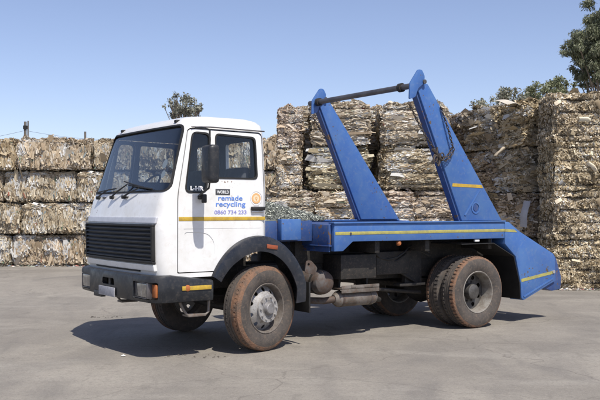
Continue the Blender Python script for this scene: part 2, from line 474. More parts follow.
body = shell
body = boolean(body, ws_cut(WSb), 'DIFFERENCE')
body = boolean(body, prism(DOORb, 't', -.2, .25), 'DIFFERENCE')
body = boolean(body, prism(DOORb, 't', 2.05, 2.5), 'DIFFERENCE')
REARW = [rounded([(.42, 2.14), (1.02, 2.14), (1.02, 2.54), (.42, 2.54)], .06), rounded([(1.28, 2.14), (1.88, 2.14), (1.88, 2.54), (1.28, 2.54)], .06)]
for rw in REARW: body = boolean(body, prism(rw, 's', 0.0, .4), 'DIFFERENCE')
body.shade_smooth(); body.set_sharp_from_angle(angle=R(32))
M['lining'] = mat('cab_lining', (0.07, 0.072, 0.078), (0.05, 0.05, 0.054), 0.8, scale=5)
def line_inside(me):
    for f in me.polygons:
        c = f.center; v = c - Vector((-.5 - S0, 0, min(max(c.z, 1.4), 2.1)))
        f.material_index = 1 if (f.normal.dot(v.normalized()) < -.25 and c.z > 1.0) else 0
line_inside(body)
cab = link('cab', body, [M['white'], M['lining']], truck)

def ring_surface(big, small, axis, a, b, o_out=-.006, o_in=.03):
    sh = boolean(cab_solid(o_out), cab_solid(o_in), 'DIFFERENCE')
    r = boolean(sh, ws_cut(big) if axis == 'w' else prism(big, axis, a, b), 'INTERSECT')
    r = boolean(r, ws_cut(small, .6) if axis == 'w' else prism(small, axis, a - .1, b + .1), 'DIFFERENCE')
    r.shade_smooth(); r.set_sharp_from_angle(angle=R(35)); return r
def pane_surface(poly, axis, a, b, i0=.012, i1=.017):
    sh = boolean(cab_solid(i0), cab_solid(i1), 'DIFFERENCE')
    r = boolean(sh, ws_cut(poly) if axis == 'w' else prism(poly, axis, a, b), 'INTERSECT')
    r.shade_smooth(); r.set_sharp_from_angle(angle=R(35)); return r

link('windscreen', pane_surface(WSb, 'w', 0, 0), M['windscreen'], cab)
link('windscreen_seal', ring_surface(WSb, WS, 'w', 0, 0), M['black'], cab)
for rw in REARW:
    link('rear_window', pane_surface(rw, 's', 0.0, .4), M['glass'], cab)

for near in (True, False):
    a, b = (-.2, .22) if near else (2.08, 2.5)
    d = boolean(shell, prism(DOOR, 't', a, b), 'INTERSECT')
    d = boolean(d, prism(QWb, 't', a - .1, b + .1), 'DIFFERENCE')
    d = boolean(d, prism(DWb, 't', a - .1, b + .1), 'DIFFERENCE')
    if near:
        rec = rounded([(-.93, 1.13), (-.60, 1.13), (-.56, 1.17), (-.56, 1.33), (-.64, 1.42), (-.80, 1.44), (-.95, 1.44)], .05)
        d = boolean(d, prism(rec, 't', -.2, .056), 'DIFFERENCE')
        line = [(-.95, 1.47), (.10, 1.47), (.10, 1.478), (-.95, 1.478)]
        d = boolean(d, prism(line, 't', -.2, .054), 'DIFFERENCE')
    d.shade_smooth(); d.set_sharp_from_angle(angle=R(32))
    line_inside(d)
    door = link('door', d, [M['white'], M['lining']], truck)
    link('window_pane', pane_surface(QWb, 't', a, b), M['glass'], door)
    link('window_pane', pane_surface(DWb, 't', a, b), M['glass'], door)
    link('window_seal', ring_surface(QWb, QW, 't', a, b), M['black'], door)
    link('window_seal', ring_surface(DWb, DW, 't', a, b), M['black'], door)
    t_out = .05 if near else 2.25; sg = -1 if near else 1
    link('handle', box((-.075, min(t_out, t_out + sg * .045), 1.685), (.115, max(t_out, t_out + sg * .045), 1.73), .012), M['black'], door)
    link('handle_plate', box((-.06, min(t_out, t_out + sg * .012), 1.655), (.105, max(t_out, t_out + sg * .012), 1.685), .004), M['silver'], door)
    if near: near_door = door

# stripe, lettering and logo on the near door
link('stripe', box((-1.015, .0455, 1.568), (.13, .0495, 1.612), .001), M['yellow'], near_door)
link('label_plate', box((-.545, .0455, 1.865), (-.355, .0495, 1.932), .001), M['txtblack'], near_door)
def text_mesh(s, width, height, thick=0.0, depth=.0015):
    cu = bpy.data.curves.new('t', 'FONT'); cu.body = s; cu.extrude = depth; cu.offset = thick
    cu.resolution_u = 3
    o = bpy.data.objects.new('t', cu); COL.objects.link(o)
    dg = bpy.context.evaluated_depsgraph_get(); dg.update()
    me = bpy.data.meshes.new_from_object(o.evaluated_get(dg))
    bpy.data.objects.remove(o)
    n = len(me.vertices); co = np.zeros(n * 3); me.vertices.foreach_get('co', co); co = co.reshape(-1, 3)
    mn = co.min(0); mx = co.max(0)
    capb = 0.0
    co[:, 0] = (co[:, 0] - mn[0]) / (mx[0] - mn[0]) * width
    co[:, 1] = co[:, 1] * height / .7
    return me, co
def door_text(name, s, s0, z0, width, height, m, thick=.02, t=.0475):
    me, co = text_mesh(s, width, height, thick)
    new = np.zeros_like(co)
    new[:, 0] = s0 + co[:, 0] - S0; new[:, 1] = t - co[:, 2] * 1.0 - T0; new[:, 2] = z0 + co[:, 1]
    me.vertices.foreach_set('co', new.ravel()); me.update()
    return link(name, me, m, near_door)
door_text('lettering', 'WORLD', -.530, 1.881, .16, .034, M['txtwhite'], .02, .0445)
door_text('lettering', 'remade', -.510, 1.802, .325, .058, M['txtblue'], .012)
door_text('lettering', 'recycling', -.540, 1.732, .395, .058, M['txtblue'], .012)
door_text('lettering', '0860 734 233', -.560, 1.643, .43, .044, M['txtgrey'], .010)
def disc_ring(c, r0, r1, t0, t1, seg=40):
    bm = bmesh.new(); out = []
    for t in (t0, t1):
        out.append([bm.verts.new(L(c[0] + r1 * math.cos(2 * math.pi * k / seg), t, c[1] + r1 * math.sin(2 * math.pi * k / seg))) for k in range(seg)])
    if r0 > 0:
        inn = [[bm.verts.new(L(c[0] + r0 * math.cos(2 * math.pi * k / seg), t, c[1] + r0 * math.sin(2 * math.pi * k / seg))) for k in range(seg)] for t in (t0, t1)]
    for k in range(seg):
        j = (k + 1) % seg
        bm.faces.new((out[0][k], out[0][j], out[1][j], out[1][k]))
        if r0 > 0:
            bm.faces.new((inn[0][k], inn[0][j], inn[1][j], inn[1][k]))
            for q in (0, 1): bm.faces.new((out[q][k], out[q][j], inn[q][j], inn[q][k]))
    if r0 <= 0:
        bm.faces.new(out[0]); bm.faces.new(out[1])
    return finish(bm, None)
LC = (.005, 1.828)
link('logo', disc_ring(LC, .042, .062, .0460, .0495), M['logo_o'], near_door)
link('logo', disc_ring(LC, 0, .041, .0468, .0495), M['logo_p'], near_door)
link('logo', join_mesh([disc_ring((LC[0], LC[1] + .004), .008, .017, .0450, .0466, 20), prism(rounded([(LC[0] - .004, LC[1] - .03), (LC[0] + .012, LC[1] - .03), (LC[0] + .006, LC[1] - .008), (LC[0] - .002, LC[1] - .008)], .003), 't', .0450, .0466)]), M['logo_o'], near_door)
link('logo', disc_ring(LC, .079, .083, .0480, .0495), M['logo_t'], near_door)
link('lettering', box((-.03, .047, 1.738), (.045, .0495, 1.750), .0005), M['logo_t'], near_door)
# white stickers inside the quarter window and windscreen
me, co = text_mesh('L-HR', .17, .045, .05)
new = np.zeros_like(co); new[:, 0] = -.865 + co[:, 0] - S0; new[:, 1] = .0565 - co[:, 2] - T0; new[:, 2] = 1.915 + co[:, 1]
me.vertices.foreach_set('co', new.ravel()); link('sticker', me, M['txtwhite'], near_door)
for (t, z, r) in ((.34, 2.22, .052), (.31, 2.10, .045)):
    bm = bmesh.new(); vs = []
    for k in range(24):
        a = 2 * math.pi * k / 24; tt = t + r * math.cos(a); zz = z + r * math.sin(a)
        vs.append(bm.verts.new(L(front_s(zz, tt) + .026, tt, zz)))
    bm.faces.new(vs); link('licence_disc', finish(bm, None), M['txtwhite'], cab)

# rain rail above doors
for t in (.085, 2.215):
    link('rain_rail', tubeL([(-.84, t + (.0 if t < 1 else 0), 2.635), (-.6, t - .008 * (1 if t < 1 else -1), 2.645), (.14, t - .004, 2.632)], .008, 8), M['cylinder'], cab)

# ---- front of cab
def front_panel(z0, z1, t0, t1, out, thick, m, name, nt_=24, nz=4, parent=None, r=0.0):
    bm = bmesh.new()
    grid = {}
    for side in (0, 1):
        for j in range(nz + 1):
            z = z0 + (z1 - z0) * j / nz
            for i in range(nt_ + 1):
                t = t0 + (t1 - t0) * i / nt_
                grid[side, j, i] = bm.verts.new(L(front_s(z, t) - out + side * thick, t, z))
    for j in range(nz):
        for i in range(nt_):
            bm.faces.new([grid[0, j, i], grid[0, j, i + 1], grid[0, j + 1, i + 1], grid[0, j + 1, i]])
            bm.faces.new([grid[1, j, i], grid[1, j + 1, i], grid[1, j + 1, i + 1], grid[1, j, i + 1]])
    for i in range(nt_):
        for j in (0, nz): bm.faces.new([grid[0, j, i], grid[1, j, i], grid[1, j, i + 1], grid[0, j, i + 1]])
    for j in range(nz):
        for i in (0, nt_): bm.faces.new([grid[0, j, i], grid[0, j + 1, i], grid[1, j + 1, i], grid[1, j, i]])
    me = finish(bm, None)
    me = bevelled(me, .005, 2, 50)
    return link(name, me, m, parent or cab)
front_panel(1.54, 1.61, .12, 2.13, .012, .03, M['offwhite'], 'grille_band')  # pale bluish grey band across the front above the grille
g = front_panel(1.09, 1.525, .15, 2.10, .006, .02, M['black'], 'grille')
# frame
for z0, z1 in ((1.505, 1.53), (1.085, 1.12)): front_panel(z0, z1, .13, 2.12, .035, .045, M['black'], 'grille_frame', nz=1)
for t0, t1 in ((.125, .16), (2.09, 2.125)): front_panel(1.12, 1.505, t0, t1, .033, .04, M['black'], 'grille_frame', nt_=2)
for k in range(8):
    z = 1.135 + k * .0475
    # tilted louvre
    bm = bmesh.new(); N = 24; prev = None; first = None
    for i in range(N + 1):
        t = .16 + 1.93 * i / N; f = front_s(z, t)
        sec = [(f - .034, z), (f - .030, z + .010), (f - .008, z + .030), (f - .008, z + .018)]
        cur = [bm.verts.new(L(a_, t, b_)) for a_, b_ in sec]
        if prev:
            for q in range(4): bm.faces.new((prev[q], prev[(q + 1) % 4], cur[(q + 1) % 4], cur[q]))
        else: bm.faces.new(cur)
        prev = cur
    bm.faces.new(prev[::-1])
    link('grille_slat', finish(bm, 30), M['black'], cab)
front_panel(1.005, 1.075, .13, 2.12, .025, .04, M['white'], 'lower_trim')
front_panel(.985, 1.003, .5, 1.8, .02, .03, M['black'], 'lower_trim')

# wipers
def wiper(tp, zp, tm, zm, t0, z0, t1, z1):
    bm = bmesh.new()
    P = lambda t, z, o: L(front_s(z, t) - o, t, z)
    tube_bm(bm, [P(tp, zp, .0), P(tp, zp, .05)], .022, 10)
    tube_bm(bm, [P(tp, zp, .04), P((tp + tm) / 2, (zp + zm) / 2, .05), P(tm, zm, .035)], [.013, .011, .008], 6)
    tube_bm(bm, [P(t0 + (t1 - t0) * i / 8, z0 + (z1 - z0) * i / 8, .016 + .010 * math.sin(math.pi * i / 8)) for i in range(9)], .008, 6)
    link('wiper', finish(bm), M['black'], cab)
wiper(1.90, 1.845, 1.60, 1.945, 2.06, 1.915, 1.40, 1.955)
wiper(1.42, 1.845, 1.05, 2.00, 1.22, 2.04, .62, 1.955)
wiper(1.05, 1.845, .70, 1.945, 1.05, 1.99, .38, 1.93)
for t in (1.72, 1.0):
    link('washer_jet', boxes([((front_s(1.84, t) - .02, t - .035, 1.835), (front_s(1.84, t) + .01, t + .035, 1.852))], .004), M['black'], cab)
# roof marker lamps
for t in (.36, 1.90):
    f_ = front_s(2.715, t)
    link('marker_lamp', box((f_ - .03, t - .03, 2.70), (f_ + .04, t + .03, 2.735), .010), M['black'], cab)

# interior
link('dashboard', prism(rounded([(-1.13, 1.55), (-.72, 1.55), (-.74, 1.83), (-.86, 1.93), (-1.13, 1.87)], .04), 't', .12, 2.18), M['interior'], cab)
link('cab_floor', box((-1.1, .12, 1.42), (.14, 2.18, 1.46), 0), M['interior'], cab)
link('engine_cover', box((-.8, .85, 1.45), (.13, 1.45, 1.72), .04), M['interior'], cab)
for t in (.58, 1.74):
    bm_ = join_mesh([bevelled(prism([(-.55, 1.62), (-.02, 1.62), (-.02, 1.76), (-.55, 1.78)], 't', t - .26, t + .26), .05, 3),
                     bevelled(prism([(-.10, 1.70), (.02, 1.70), (.11, 2.20), (.02, 2.22)], 't', t - .25, t + .25), .04, 3)])
    bm_.shade_smooth(); link('seat', bm_, M['seat'], cab)
bm = bmesh.new()
cw = L(-.62, 1.74, 1.98)
pts = []
for k in range(33):
    a = 2 * math.pi * k / 32
    pts.append(cw + Vector((.15 * math.sin(a) * 1.0, .23 * math.cos(a), .17 * math.sin(a))))
tube_bm(bm, pts, .014, 8, False)
tube_bm(bm, [cw, L(-.80, 1.74, 1.72)], .03, 8)
for k in (0, 1): tube_bm(bm, [cw + Vector((0, .22 * (1 if k else -1), 0)), cw], .012, 6)
link('steering_wheel', finish(bm), M['black'], cab)

# ---- mirror (near, far)
def mirror(sg, tb):
    tm = tb + sg * .40
    p = rounded([(-.13, 0), (.13, 0), (.13, .42), (-.13, .42)], .05)
    bm = bmesh.new()
    secs = []
    for ds, k in ((.05, .93), (.03, 1.0), (-.02, 1.0), (-.055, .9), (-.07, .7)):
        secs.append([bm.verts.new(L(-.82 + ds, tm + q[0] * k * .85, 1.985 + .21 + (q[1] - .21) * (k * .5 + .5) )) for q in p])
    n = len(p)
    for a, b in zip(secs, secs[1:]):
        for i in range(n): bm.faces.new((a[i], a[(i + 1) % n], b[(i + 1) % n], b[i]))
    bm.faces.new(secs[0]); bm.faces.new(secs[-1][::-1])
    o = link('mirror', finish(bm, 45), M['bumper'], truck)
    bm = bmesh.new()
    tube_bm(bm, [L(-.80, tb + sg * .02, 2.62), L(-.82, tb + sg * .2, 2.61), L(-.83, tm, 2.57), L(-.83, tm, 2.40)], .012, 8)
    link('bracket', finish(bm), M['black'], o); bm = bmesh.new()
    tube_bm(bm, [L(-.83, tm, 2.0), L(-.83, tm + sg * -.02, 1.93), L(-.80, tb + sg * .12, 1.86), L(-.76, tb, 1.84)], .011, 8)
    link('bracket', finish(bm), M['black'], o)
    vs = rounded([(tm - .095, 2.005), (tm + .095, 2.005), (tm + .095, 2.385), (tm - .095, 2.385)], .04)
    link('mirror_glass', prism(vs, 's', -.772, -.768), M['silver'], o)
mirror(-1, .07)
link('small_bracket', bevelled(boxes([((-.78, -.02, 1.81), (-.70, .05, 1.86)), ((-.765, -.045, 1.77), (-.705, -.01, 1.87))], 0), .012, 3), M['black'], near_door)

# ---- bumper
def bumper():
    pth = [(-.60, .0), (-.9, -.005), (-1.12, .0)]
    for k in range(1, 8):
        a = math.pi / 2 * k / 8; pth.append((-1.15 - .20 * math.sin(a), .20 - .20 * math.cos(a)))
    for k in range(0, 13):
        u = k / 12; t = .20 + 1.9 * u; pth.append((-1.35 - .04 * math.sin(math.pi * u), t))
    for k in range(1, 8):
        a = math.pi / 2 * k / 8; pth.append((-1.15 - .20 * math.cos(a), 2.10 + .20 * math.sin(a)))
    pth += [(-1.12, 2.30), (-.9, 2.305), (-.60, 2.30)]
    # section: (inward offset, z)
    sec = [(.10, .93), (.10, .955), (.05, .965), (.012, .955), (.0, .925), (.0, .70), (.012, .665), (.04, .655), (.06, .66), (.06, .925)]
    bm = bmesh.new(); prev = None
    n = len(pth)
    for i, p in enumerate(pth):
        a = Vector(pth[max(i - 1, 0)]); b = Vector(pth[min(i + 1, n - 1)]); d = (b - a).normalized()
        nrm = Vector((d.y, -d.x))   # inward
        c = Vector((-.6, 1.15)) - Vector(p)
        if nrm.dot(c) < 0: nrm = -nrm
        endk = 0.07 if i in (0, n - 1) else (0.03 if i in (1, n - 2) else 0)
        cur = [bm.verts.new(L(p[0] + nrm.x * o, p[1] + nrm.y * o, z - (endk * (1 if z > .8 else 0)))) for o, z in sec]
        if prev:
            for q in range(len(sec)): bm.faces.new((prev[q], prev[(q + 1) % len(sec)], cur[(q + 1) % len(sec)], cur[q]))
        else: bm.faces.new(cur)
        prev = cur
    bm.faces.new(prev[::-1])
    me = finish(bm, None)
    for (t0, t1) in ((.04, .49), (1.81, 2.26)):
        me = boolean(me, prism(rounded([(t0, .695), (t1, .695), (t1, .885), (t0, .885)], .02), 's', -1.6, -1.12), 'DIFFERENCE')
    me = boolean(me, prism(rounded([(.98, .80), (1.36, .80), (1.34, .88), (1.0, .88)], .02), 's', -1.6, -1.1), 'DIFFERENCE')
    me.shade_smooth(); me.set_sharp_from_angle(angle=R(35))
    return link('bumper', me, M['bumper'], truck)
bmp = bumper()
link('bumper_backing', boxes([((-1.24, .16, .70), (-1.20, 2.14, .93))], .003), M['chassis'], bmp)
for t0, t1, sg in ((.04, .49, -1), (1.81, 2.26, 1)):
    # housing, lens and outer indicator
    ta, tb = (t0 + .13, t1 - .015) if sg < 0 else (t0 + .015, t1 - .13)
    ia, ib = (t0 + .02, t0 + .12) if sg < 0 else (t1 - .12, t1 - .02)
    link('lamp_housing', box((-1.215, t0 - .0, .68), (-1.16, t1 + .0, .90), .004), M['black'], bmp)
    me = bevelled(prism(rounded([(ta, .71), (tb, .71), (tb, .872), (ta, .872)], .02), 's', -1.342, -1.24), .012, 3, 40)
    h = link('headlight', me, M['lens'], truck)
    link('lamp_rim', join_mesh([box((-1.348, ta - .012, .702), (-1.25, ta - .001, .880), .003), box((-1.348, tb + .001, .702), (-1.25, tb + .012, .880), .003),
                                box((-1.348, ta, .873), (-1.25, tb, .882), .003), box((-1.348, ta, .70), (-1.25, tb, .709), .003)]), M['cylinder'], h)
    link('headlamp_bulb_mask', disc_ring_s((ta + tb) / 2, .79, .035, -1.319) if False else box((-1.3435, (ta + tb) / 2 - .004, .715), (-1.3422, (ta + tb) / 2 + .004, .868), 0), M['silver'], h)
    ind = boxes([((-1.29, ia, .715), (-1.20, ib, .865))], .012)
    link('indicator', ind, M['orange'], bmp)
link('number_plate', box((-1.415, .93, .665), (-1.398, 1.40, .775), .004), M['plate'], bmp)
link('plate_bracket', box((-1.392, 1.38, .63), (-1.33, 1.62, .70), .006), M['bumper'], bmp)
link('tow_pin', tubeL([(-1.36, 1.17, .80), (-1.36, 1.17, .885)], .02, 10), M['hub'], bmp)
for t, nm in ((-.008, 'n'), (2.308, 'f')):
    a, b = (t - .006, t + .004)
    link('side_reflector', box((-1.0, a - .002, .79), (-.63, b, .838), .003), M['yellow'], bmp)
    lampb = lathe_t([(-.012, 0), (-.012, .02), (-.006, .034), (.004, .036)], 20)
    me = finish(lampb); me.transform(Matrix.Translation(L(-.93, t, .815)))
    link('side_marker', me, M['orange'], bmp)

# step under the near/far corner
for t in (.12, 2.0):
    bm = bmesh.new()
    tube_bm(bm, [L(-.97, t + .02, .68), L(-.92, t, .56), L(-.87, t, .50), L(-.64, t, .49), L(-.60, t, .52), L(-.58, t + .02, .66)], .017, 8)
    o = link('step', finish(bm), M['muffler'], truck)
    link('step_tread', box((-.87, t - .03, .475), (-.64, t + .12, .50), .006), M['muffler'], o)

# ---- fenders
def fender(near):
    sg = 1 if near else -1; t0 = .0 if near else 2.30
    # section in (radial, t offset inward): outer skin with lip
    sec = [(.70, .012), (.70, -.004), (.845, -.012), (.873, .0), (.885, .025), (.887, .06), (.887, .52), (.870, .52), (.870, .06), (.83, .012)]
    bm = bmesh.new(); prev = None
    A = [R(151 - i * (151 - 5) / 40) for i in range(41)]
    for i, a in enumerate(A):
        k = 0.0
        cur = []
        for r, o in sec:
            r2 = r
            if a > R(120): r2 = r if r > .8 else r + (a - R(120)) * .08
            if a < R(20): r2 = r - (R(20) - a) * .22
            cur.append(bm.verts.new(L(.03 + .81 * r2 * math.cos(a), t0 + sg * o, .50 + r2 * math.sin(a))))
        if prev:
            for q in range(len(sec)): bm.faces.new((prev[q], prev[(q + 1) % len(sec)], cur[(q + 1) % len(sec)], cur[q]))
        else: bm.faces.new(cur)
        prev = cur
    bm.faces.new(prev[::-1])
    o = link('fender', finish(bm, 40), M['fender'], truck)
    a0 = R(84); 
    bm = bmesh.new()
    pts = [(.115, 1.235), (.265, 1.215), (.272, 1.262), (.118, 1.285)]
    me = prism(pts, 't', (t0 - .020) if near else (t0 + .012), (t0 - .006) if near else (t0 + .022))
    bm.free()
    link('reflector', bevelled(me, .004), M['red_orange'], o)
fender(True); fender(False)
# bits behind front wheel: inner mudguard flap
for t in (.03, 1.83):
    link('mud_flap', box((.76, t, .42), (.785, t + .44, .80), .004), M['black'], truck)

# ---- wheels
def tread_blocks(bm, r, wd, n, tc, depth=.014):
    """staggered blocks round the tread, two outer rows and a middle rib"""
    for k in range(n):
        for side in (-1, 1):
            a = 2 * math.pi * (k + (.25 if side > 0 else -.25)) / n
            da = 2 * math.pi / n * .33
            t0, t1 = (side * wd * .24, side * wd * .50)
            vs = []
            for rr, kk in ((r - .004, 1.0), (r + depth, .86)):
                for aa in (a - da * kk, a + da * kk):
                    for tt in ((t0, t1) if kk == 1 else (t0 + side * .004, t1 - side * .006)):
                        q = rr if abs(tt) < wd * .45 else rr - .012
                        vs.append(bm.verts.new((q * math.cos(aa), tc + tt, q * math.sin(aa))))
            for f in ((0, 1, 3, 2), (4, 6, 7, 5), (0, 4, 5, 1), (2, 3, 7, 6), (0, 2, 6, 4), (1, 5, 7, 3)):
                bm.faces.new([vs[i] for i in f])
def tyre_mesh(rear):
    r = .515; W = .27
    prof = [(-.085, .290), (-.112, .298), (-.126, .32), (-.140, .37), (-.142, .41), (-.134, .455), (-.126, .475), (-.118, .492), (-.112, .500),
            (-.085, .502), (-.082, .494), (-.072, .494), (-.069, .503), (-.030, .504), (-.027, .495), (-.017, .495), (-.014, .504),
            (.014, .504), (.017, .495), (.027, .495), (.030, .504), (.069, .503), (.072, .494), (.082, .494), (.085, .502), (.112, .500),
            (.118, .492), (.126, .475), (.134, .455), (.142, .41), (.140, .37), (.126, .32), (.112, .298), (.085, .290), (.07, .275), (-.07, .275), (-.085, .290)]
    bm = lathe_t(prof, 72)
    bmesh.ops.remove_doubles(bm, verts=bm.verts, dist=1e-5)
    for f in bm.faces:
        c = f.calc_center_median(); rr = math.hypot(c.x, c.z)
        f.material_index = 1 if (rr > (.478 if not rear else .470) and c.y < (.0 if not rear else -.06)) else 0
        if not rear and rr > .455 and c.y < 0: f.material_index = 1
    nf = len(bm.faces)
    tread_blocks(bm, .502, .232, 54 if rear else 60, 0, .014 if rear else .006)
    bm.faces.ensure_lookup_table()
    for f in bm.faces[nf:]: f.material_index = 1 if f.calc_center_median().y < 0 else 0
    # raised sidewall rings
    for sd in (-1, 1):
        pass
    return finish(bm, 38)
def holed_disc(r_in, r_out, t_in, t_out, nh, rh, rc, thick=.01):
    """conical disc with round hand holes"""
    bm = lathe_t([(t_in, r_in), (t_in + (t_out - t_in) * .5, (r_in + r_out) / 2), (t_out, r_out), (t_out + thick, r_out), (t_in + thick + (t_out - t_in) * .5, (r_in + r_out) / 2), (t_in + thick, r_in), (t_in, r_in)], 60)
    bmesh.ops.remove_doubles(bm, verts=bm.verts, dist=1e-5)
    me = finish(bm, None)
    for k in range(nh):
        a = 2 * math.pi * (k + .5) / nh
        bm = bmesh.new()
        tube_bm(bm, [(rc * math.cos(a), -.3, rc * math.sin(a)), (rc * math.cos(a), .3, rc * math.sin(a))], rh, 14)
        me = boolean(me, finish(bm, None), 'DIFFERENCE')
    return me
def nuts(r, n, t, size=.016, h=.03):
    bm = bmesh.new()
    for k in range(n):
        a = 2 * math.pi * k / n
        c = (r * math.cos(a), t, r * math.sin(a))
        tube_bm(bm, [c, (c[0], t - h, c[2])], size, 6)
        tube_bm(bm, [(c[0], t - h, c[2]), (c[0], t - h - .010, c[2])], size * .55, 8)
    return finish(bm, 30)

tyre_f = tyre_mesh(False); tyre_r = tyre_mesh(True)
# front rim: lip, barrel, convex disc
rim_lip = finish(lathe_t([(-.118, .268), (-.124, .262), (-.118, .252), (-.100, .248), (-.060, .238), (.0, .232), (.10, .240), (.118, .262), (.112, .268)], 60))
front_disc = holed_disc(.105, .236, -.132, -.020, 10, .024, .197)
front_hub = finish(lathe_t([(-.132, .112), (-.138, .112), (-.140, .080), (-.150, .076), (-.178, .068), (-.186, .058), (-.188, .0)], 32))
front_rim = join_mesh([rim_lip])
front_disc.transform(Matrix.Diagonal((1.13, 1, 1.13, 1)))
capd = finish(lathe_t([(-.133, .168), (-.140, .164), (-.141, .10), (-.131, .10)], 48))
front_rim.shade_smooth(); front_rim.set_sharp_from_angle(angle=R(35))
front_wheel = join_mesh([front_disc, capd, front_hub, nuts(.135, 10, -.138, .014, .016)])
for f in front_wheel.polygons: f.material_index = 1 if math.hypot(f.center.x, f.center.z) < .118 else 0
front_wheel.shade_smooth(); front_wheel.set_sharp_from_angle(angle=R(35))
# rear (outer): deep concave, disc colour darkened to carry the recess shade
rear_disc = holed_disc(.10, .262, .075, .055, 8, .032, .205)
rear_rim = join_mesh([finish(lathe_t([(-.118, .268), (-.124, .262), (-.118, .252), (-.100, .246), (-.06, .238), (.0, .234), (.10, .236), (.118, .262)], 60))])
rear_rim.shade_smooth(); rear_rim.set_sharp_from_angle(angle=R(35))
rear_wheel = join_mesh([rear_disc, finish(lathe_t([(.074, .17), (.060, .165), (.058, .118), (-.035, .105), (-.045, .09), (-.05, .0)], 32)), nuts(.14, 10, .064, .015, .022)])
rear_wheel.shade_smooth(); rear_wheel.set_sharp_from_angle(angle=R(35))

for me_ in (front_rim, rear_rim, front_wheel, rear_wheel):
    k_ = 1.13 if me_ in (front_rim, rear_rim) else 1.0
    me_.transform(Matrix.Diagonal((k_, 1, k_, 1)))
def wheel(s, t, z, hubm, rimm, tyrem, mats, flip=False, steer=0.0):
    h = link('wheel', hubm.copy(), mats[0], truck)
    h.location = L(s, t, z)
    h.rotation_euler = (0, random.uniform(0, 6.28), (math.pi if flip else 0) + steer)
    h.rotation_mode = 'XYZ'
    h.rotation_euler = (0, 0, (math.pi if flip else 0) + steer)
    link('rim', rimm.copy(), mats[1], h)
    link('tyre', tyrem.copy(), [M['tyre'], M['tread']], h)
    return h
random.seed(4)
STEER = R(14)
wheel(.125, .155, .515, front_wheel, front_rim, tyre_f, ([M['rim'], M['hub2']], M['rim_dark']), False, STEER)
wheel(.125, 2.145, .515, front_wheel, front_rim, tyre_f, ([M['rim'], M['hub2']], M['rim_dark']), True, STEER)
for t, fl in ((.15, False), (.465, True), (1.835, False), (2.15, True)):
    wheel(3.73, t, .515, rear_wheel, rear_rim, tyre_r, (M['hub'], M['rim_dusty']), fl)

# ---- chassis
chs = boxes([((-1.15, .70, .72), (4.9, .77, .98)), ((-1.15, 1.53, .72), (4.9, 1.60, .98)),
             ((.9, .77, .78), (.98, 1.53, .92)), ((2.4, .77, .78), (2.48, 1.53, .92)), ((4.75, .77, .78), (4.83, 1.53, .92)), ((-1.15, .77, .74), (-1.05, 1.53, .92)),
             ((1.0, .68, .98), (4.9, .80, 1.28)), ((1.0, 1.50, .98), (4.9, 1.62, 1.28)),
             ((1.9, .13, 1.12), (1.98, 2.38, 1.28)), ((2.8, .13, 1.12), (2.88, 2.38, 1.28)), ((4.05, .13, 1.12), (4.12, 2.38, 1.28))], .006)
ch = link('chassis', chs, M['chassis'], truck)
link('engine', bevelled(join_mesh([box((-.75, .82, .62), (.35, 1.48, 1.40), 0), box((.35, .95, .62), (1.05, 1.35, 1.0), 0)]), .05, 2), M['chassis'], truck)
bm = bmesh.new()
tube_bm(bm, [L(.1, .3, .52), L(.1, 1.0, .46), L(.1, 1.3, .46), L(.1, 2.0, .52)], [.07, .055, .055, .07], 10)
link('front_axle', finish(bm), M['chassis'], truck)
bm = bmesh.new()
tube_bm(bm, [L(3.66, .3, .52), L(3.66, .85, .52), L(3.66, 1.0, .52), L(3.66, 1.15, .52), L(3.66, 1.3, .52), L(3.66, 1.45, .52), L(3.66, 2.0, .52)], [.10, .10, .2, .24, .2, .10, .10], 14)
link('rear_axle', finish(bm), M['chassis'], truck)
link('drive_shaft', tubeL([(1.0, 1.15, .80), (2.2, 1.15, .70), (3.5, 1.15, .56)], .05, 10), M['chassis'], truck)
for s, z in ((.1, .62), (3.66, .66)):
    for t in (.735, 1.565):
        lst = []
        for k in range(6):
            ln = .75 - k * .09
            lst.append([(s + (-1 + 2 * i / 8) * ln, t, z + .10 * ((-1 + 2 * i / 8) * ln / .75) ** 2 - k * .017) for i in range(9)])
        bm = bmesh.new()
        for pts in lst:
            prev = None
            for p in pts:
                cur = [bm.verts.new(L(p[0], p[1] + a_, p[2] + b_)) for a_, b_ in ((-.035, -.007), (.035, -.007), (.035, .007), (-.035, .007))]
                if prev:
                    for q in range(4): bm.faces.new((prev[q], prev[(q + 1) % 4], cur[(q + 1) % 4], cur[q]))
                else: bm.faces.new(cur)
                prev = cur
            bm.faces.new(prev[::-1])
        link('leaf_spring', finish(bm, 20), M['chassis'], truck)
# transverse air tank, its bracket
bm = bmesh.new(); R0 = .155
pr = [(.27, 0), (.275, .05), (.29, .10), (.32, .14), (.36, R0), (1.0, R0), (1.04, .13), (1.06, 0)]
bm = lathe_t([(a_, b_) for a_, b_ in pr], 32)
me = finish(bm, 30); me.transform(Matrix.Translation(L(1.22, 0, .75)))
tank = link('air_tank', me, M['rust'], truck)
link('tank_strap', join_mesh([(lambda mm: (mm.transform(Matrix.Translation(L(1.22, 0, .75))), mm)[1])(finish(lathe_t([(t_, R0 + .001), (t_, R0 + .010), (t_ + .035, R0 + .010), (t_ + .035, R0 + .001)], 32))) for t_ in (.42, .8)]), M['chassis'], tank)
br = boolean(bevelled(prism(rounded([(.86, .90), (.885, 1.05), (.96, 1.05), (1.06, .95), (1.02, .86)], .03), 't', .26, .275), .002), (lambda b_: (tube_bm(b_, [L(.92, .1, 1.00), L(.92, .5, 1.00)], .018, 12), finish(b_, None))[1])(bmesh.new()), 'DIFFERENCE')
link('hook_bracket', br, M['rust'], truck)
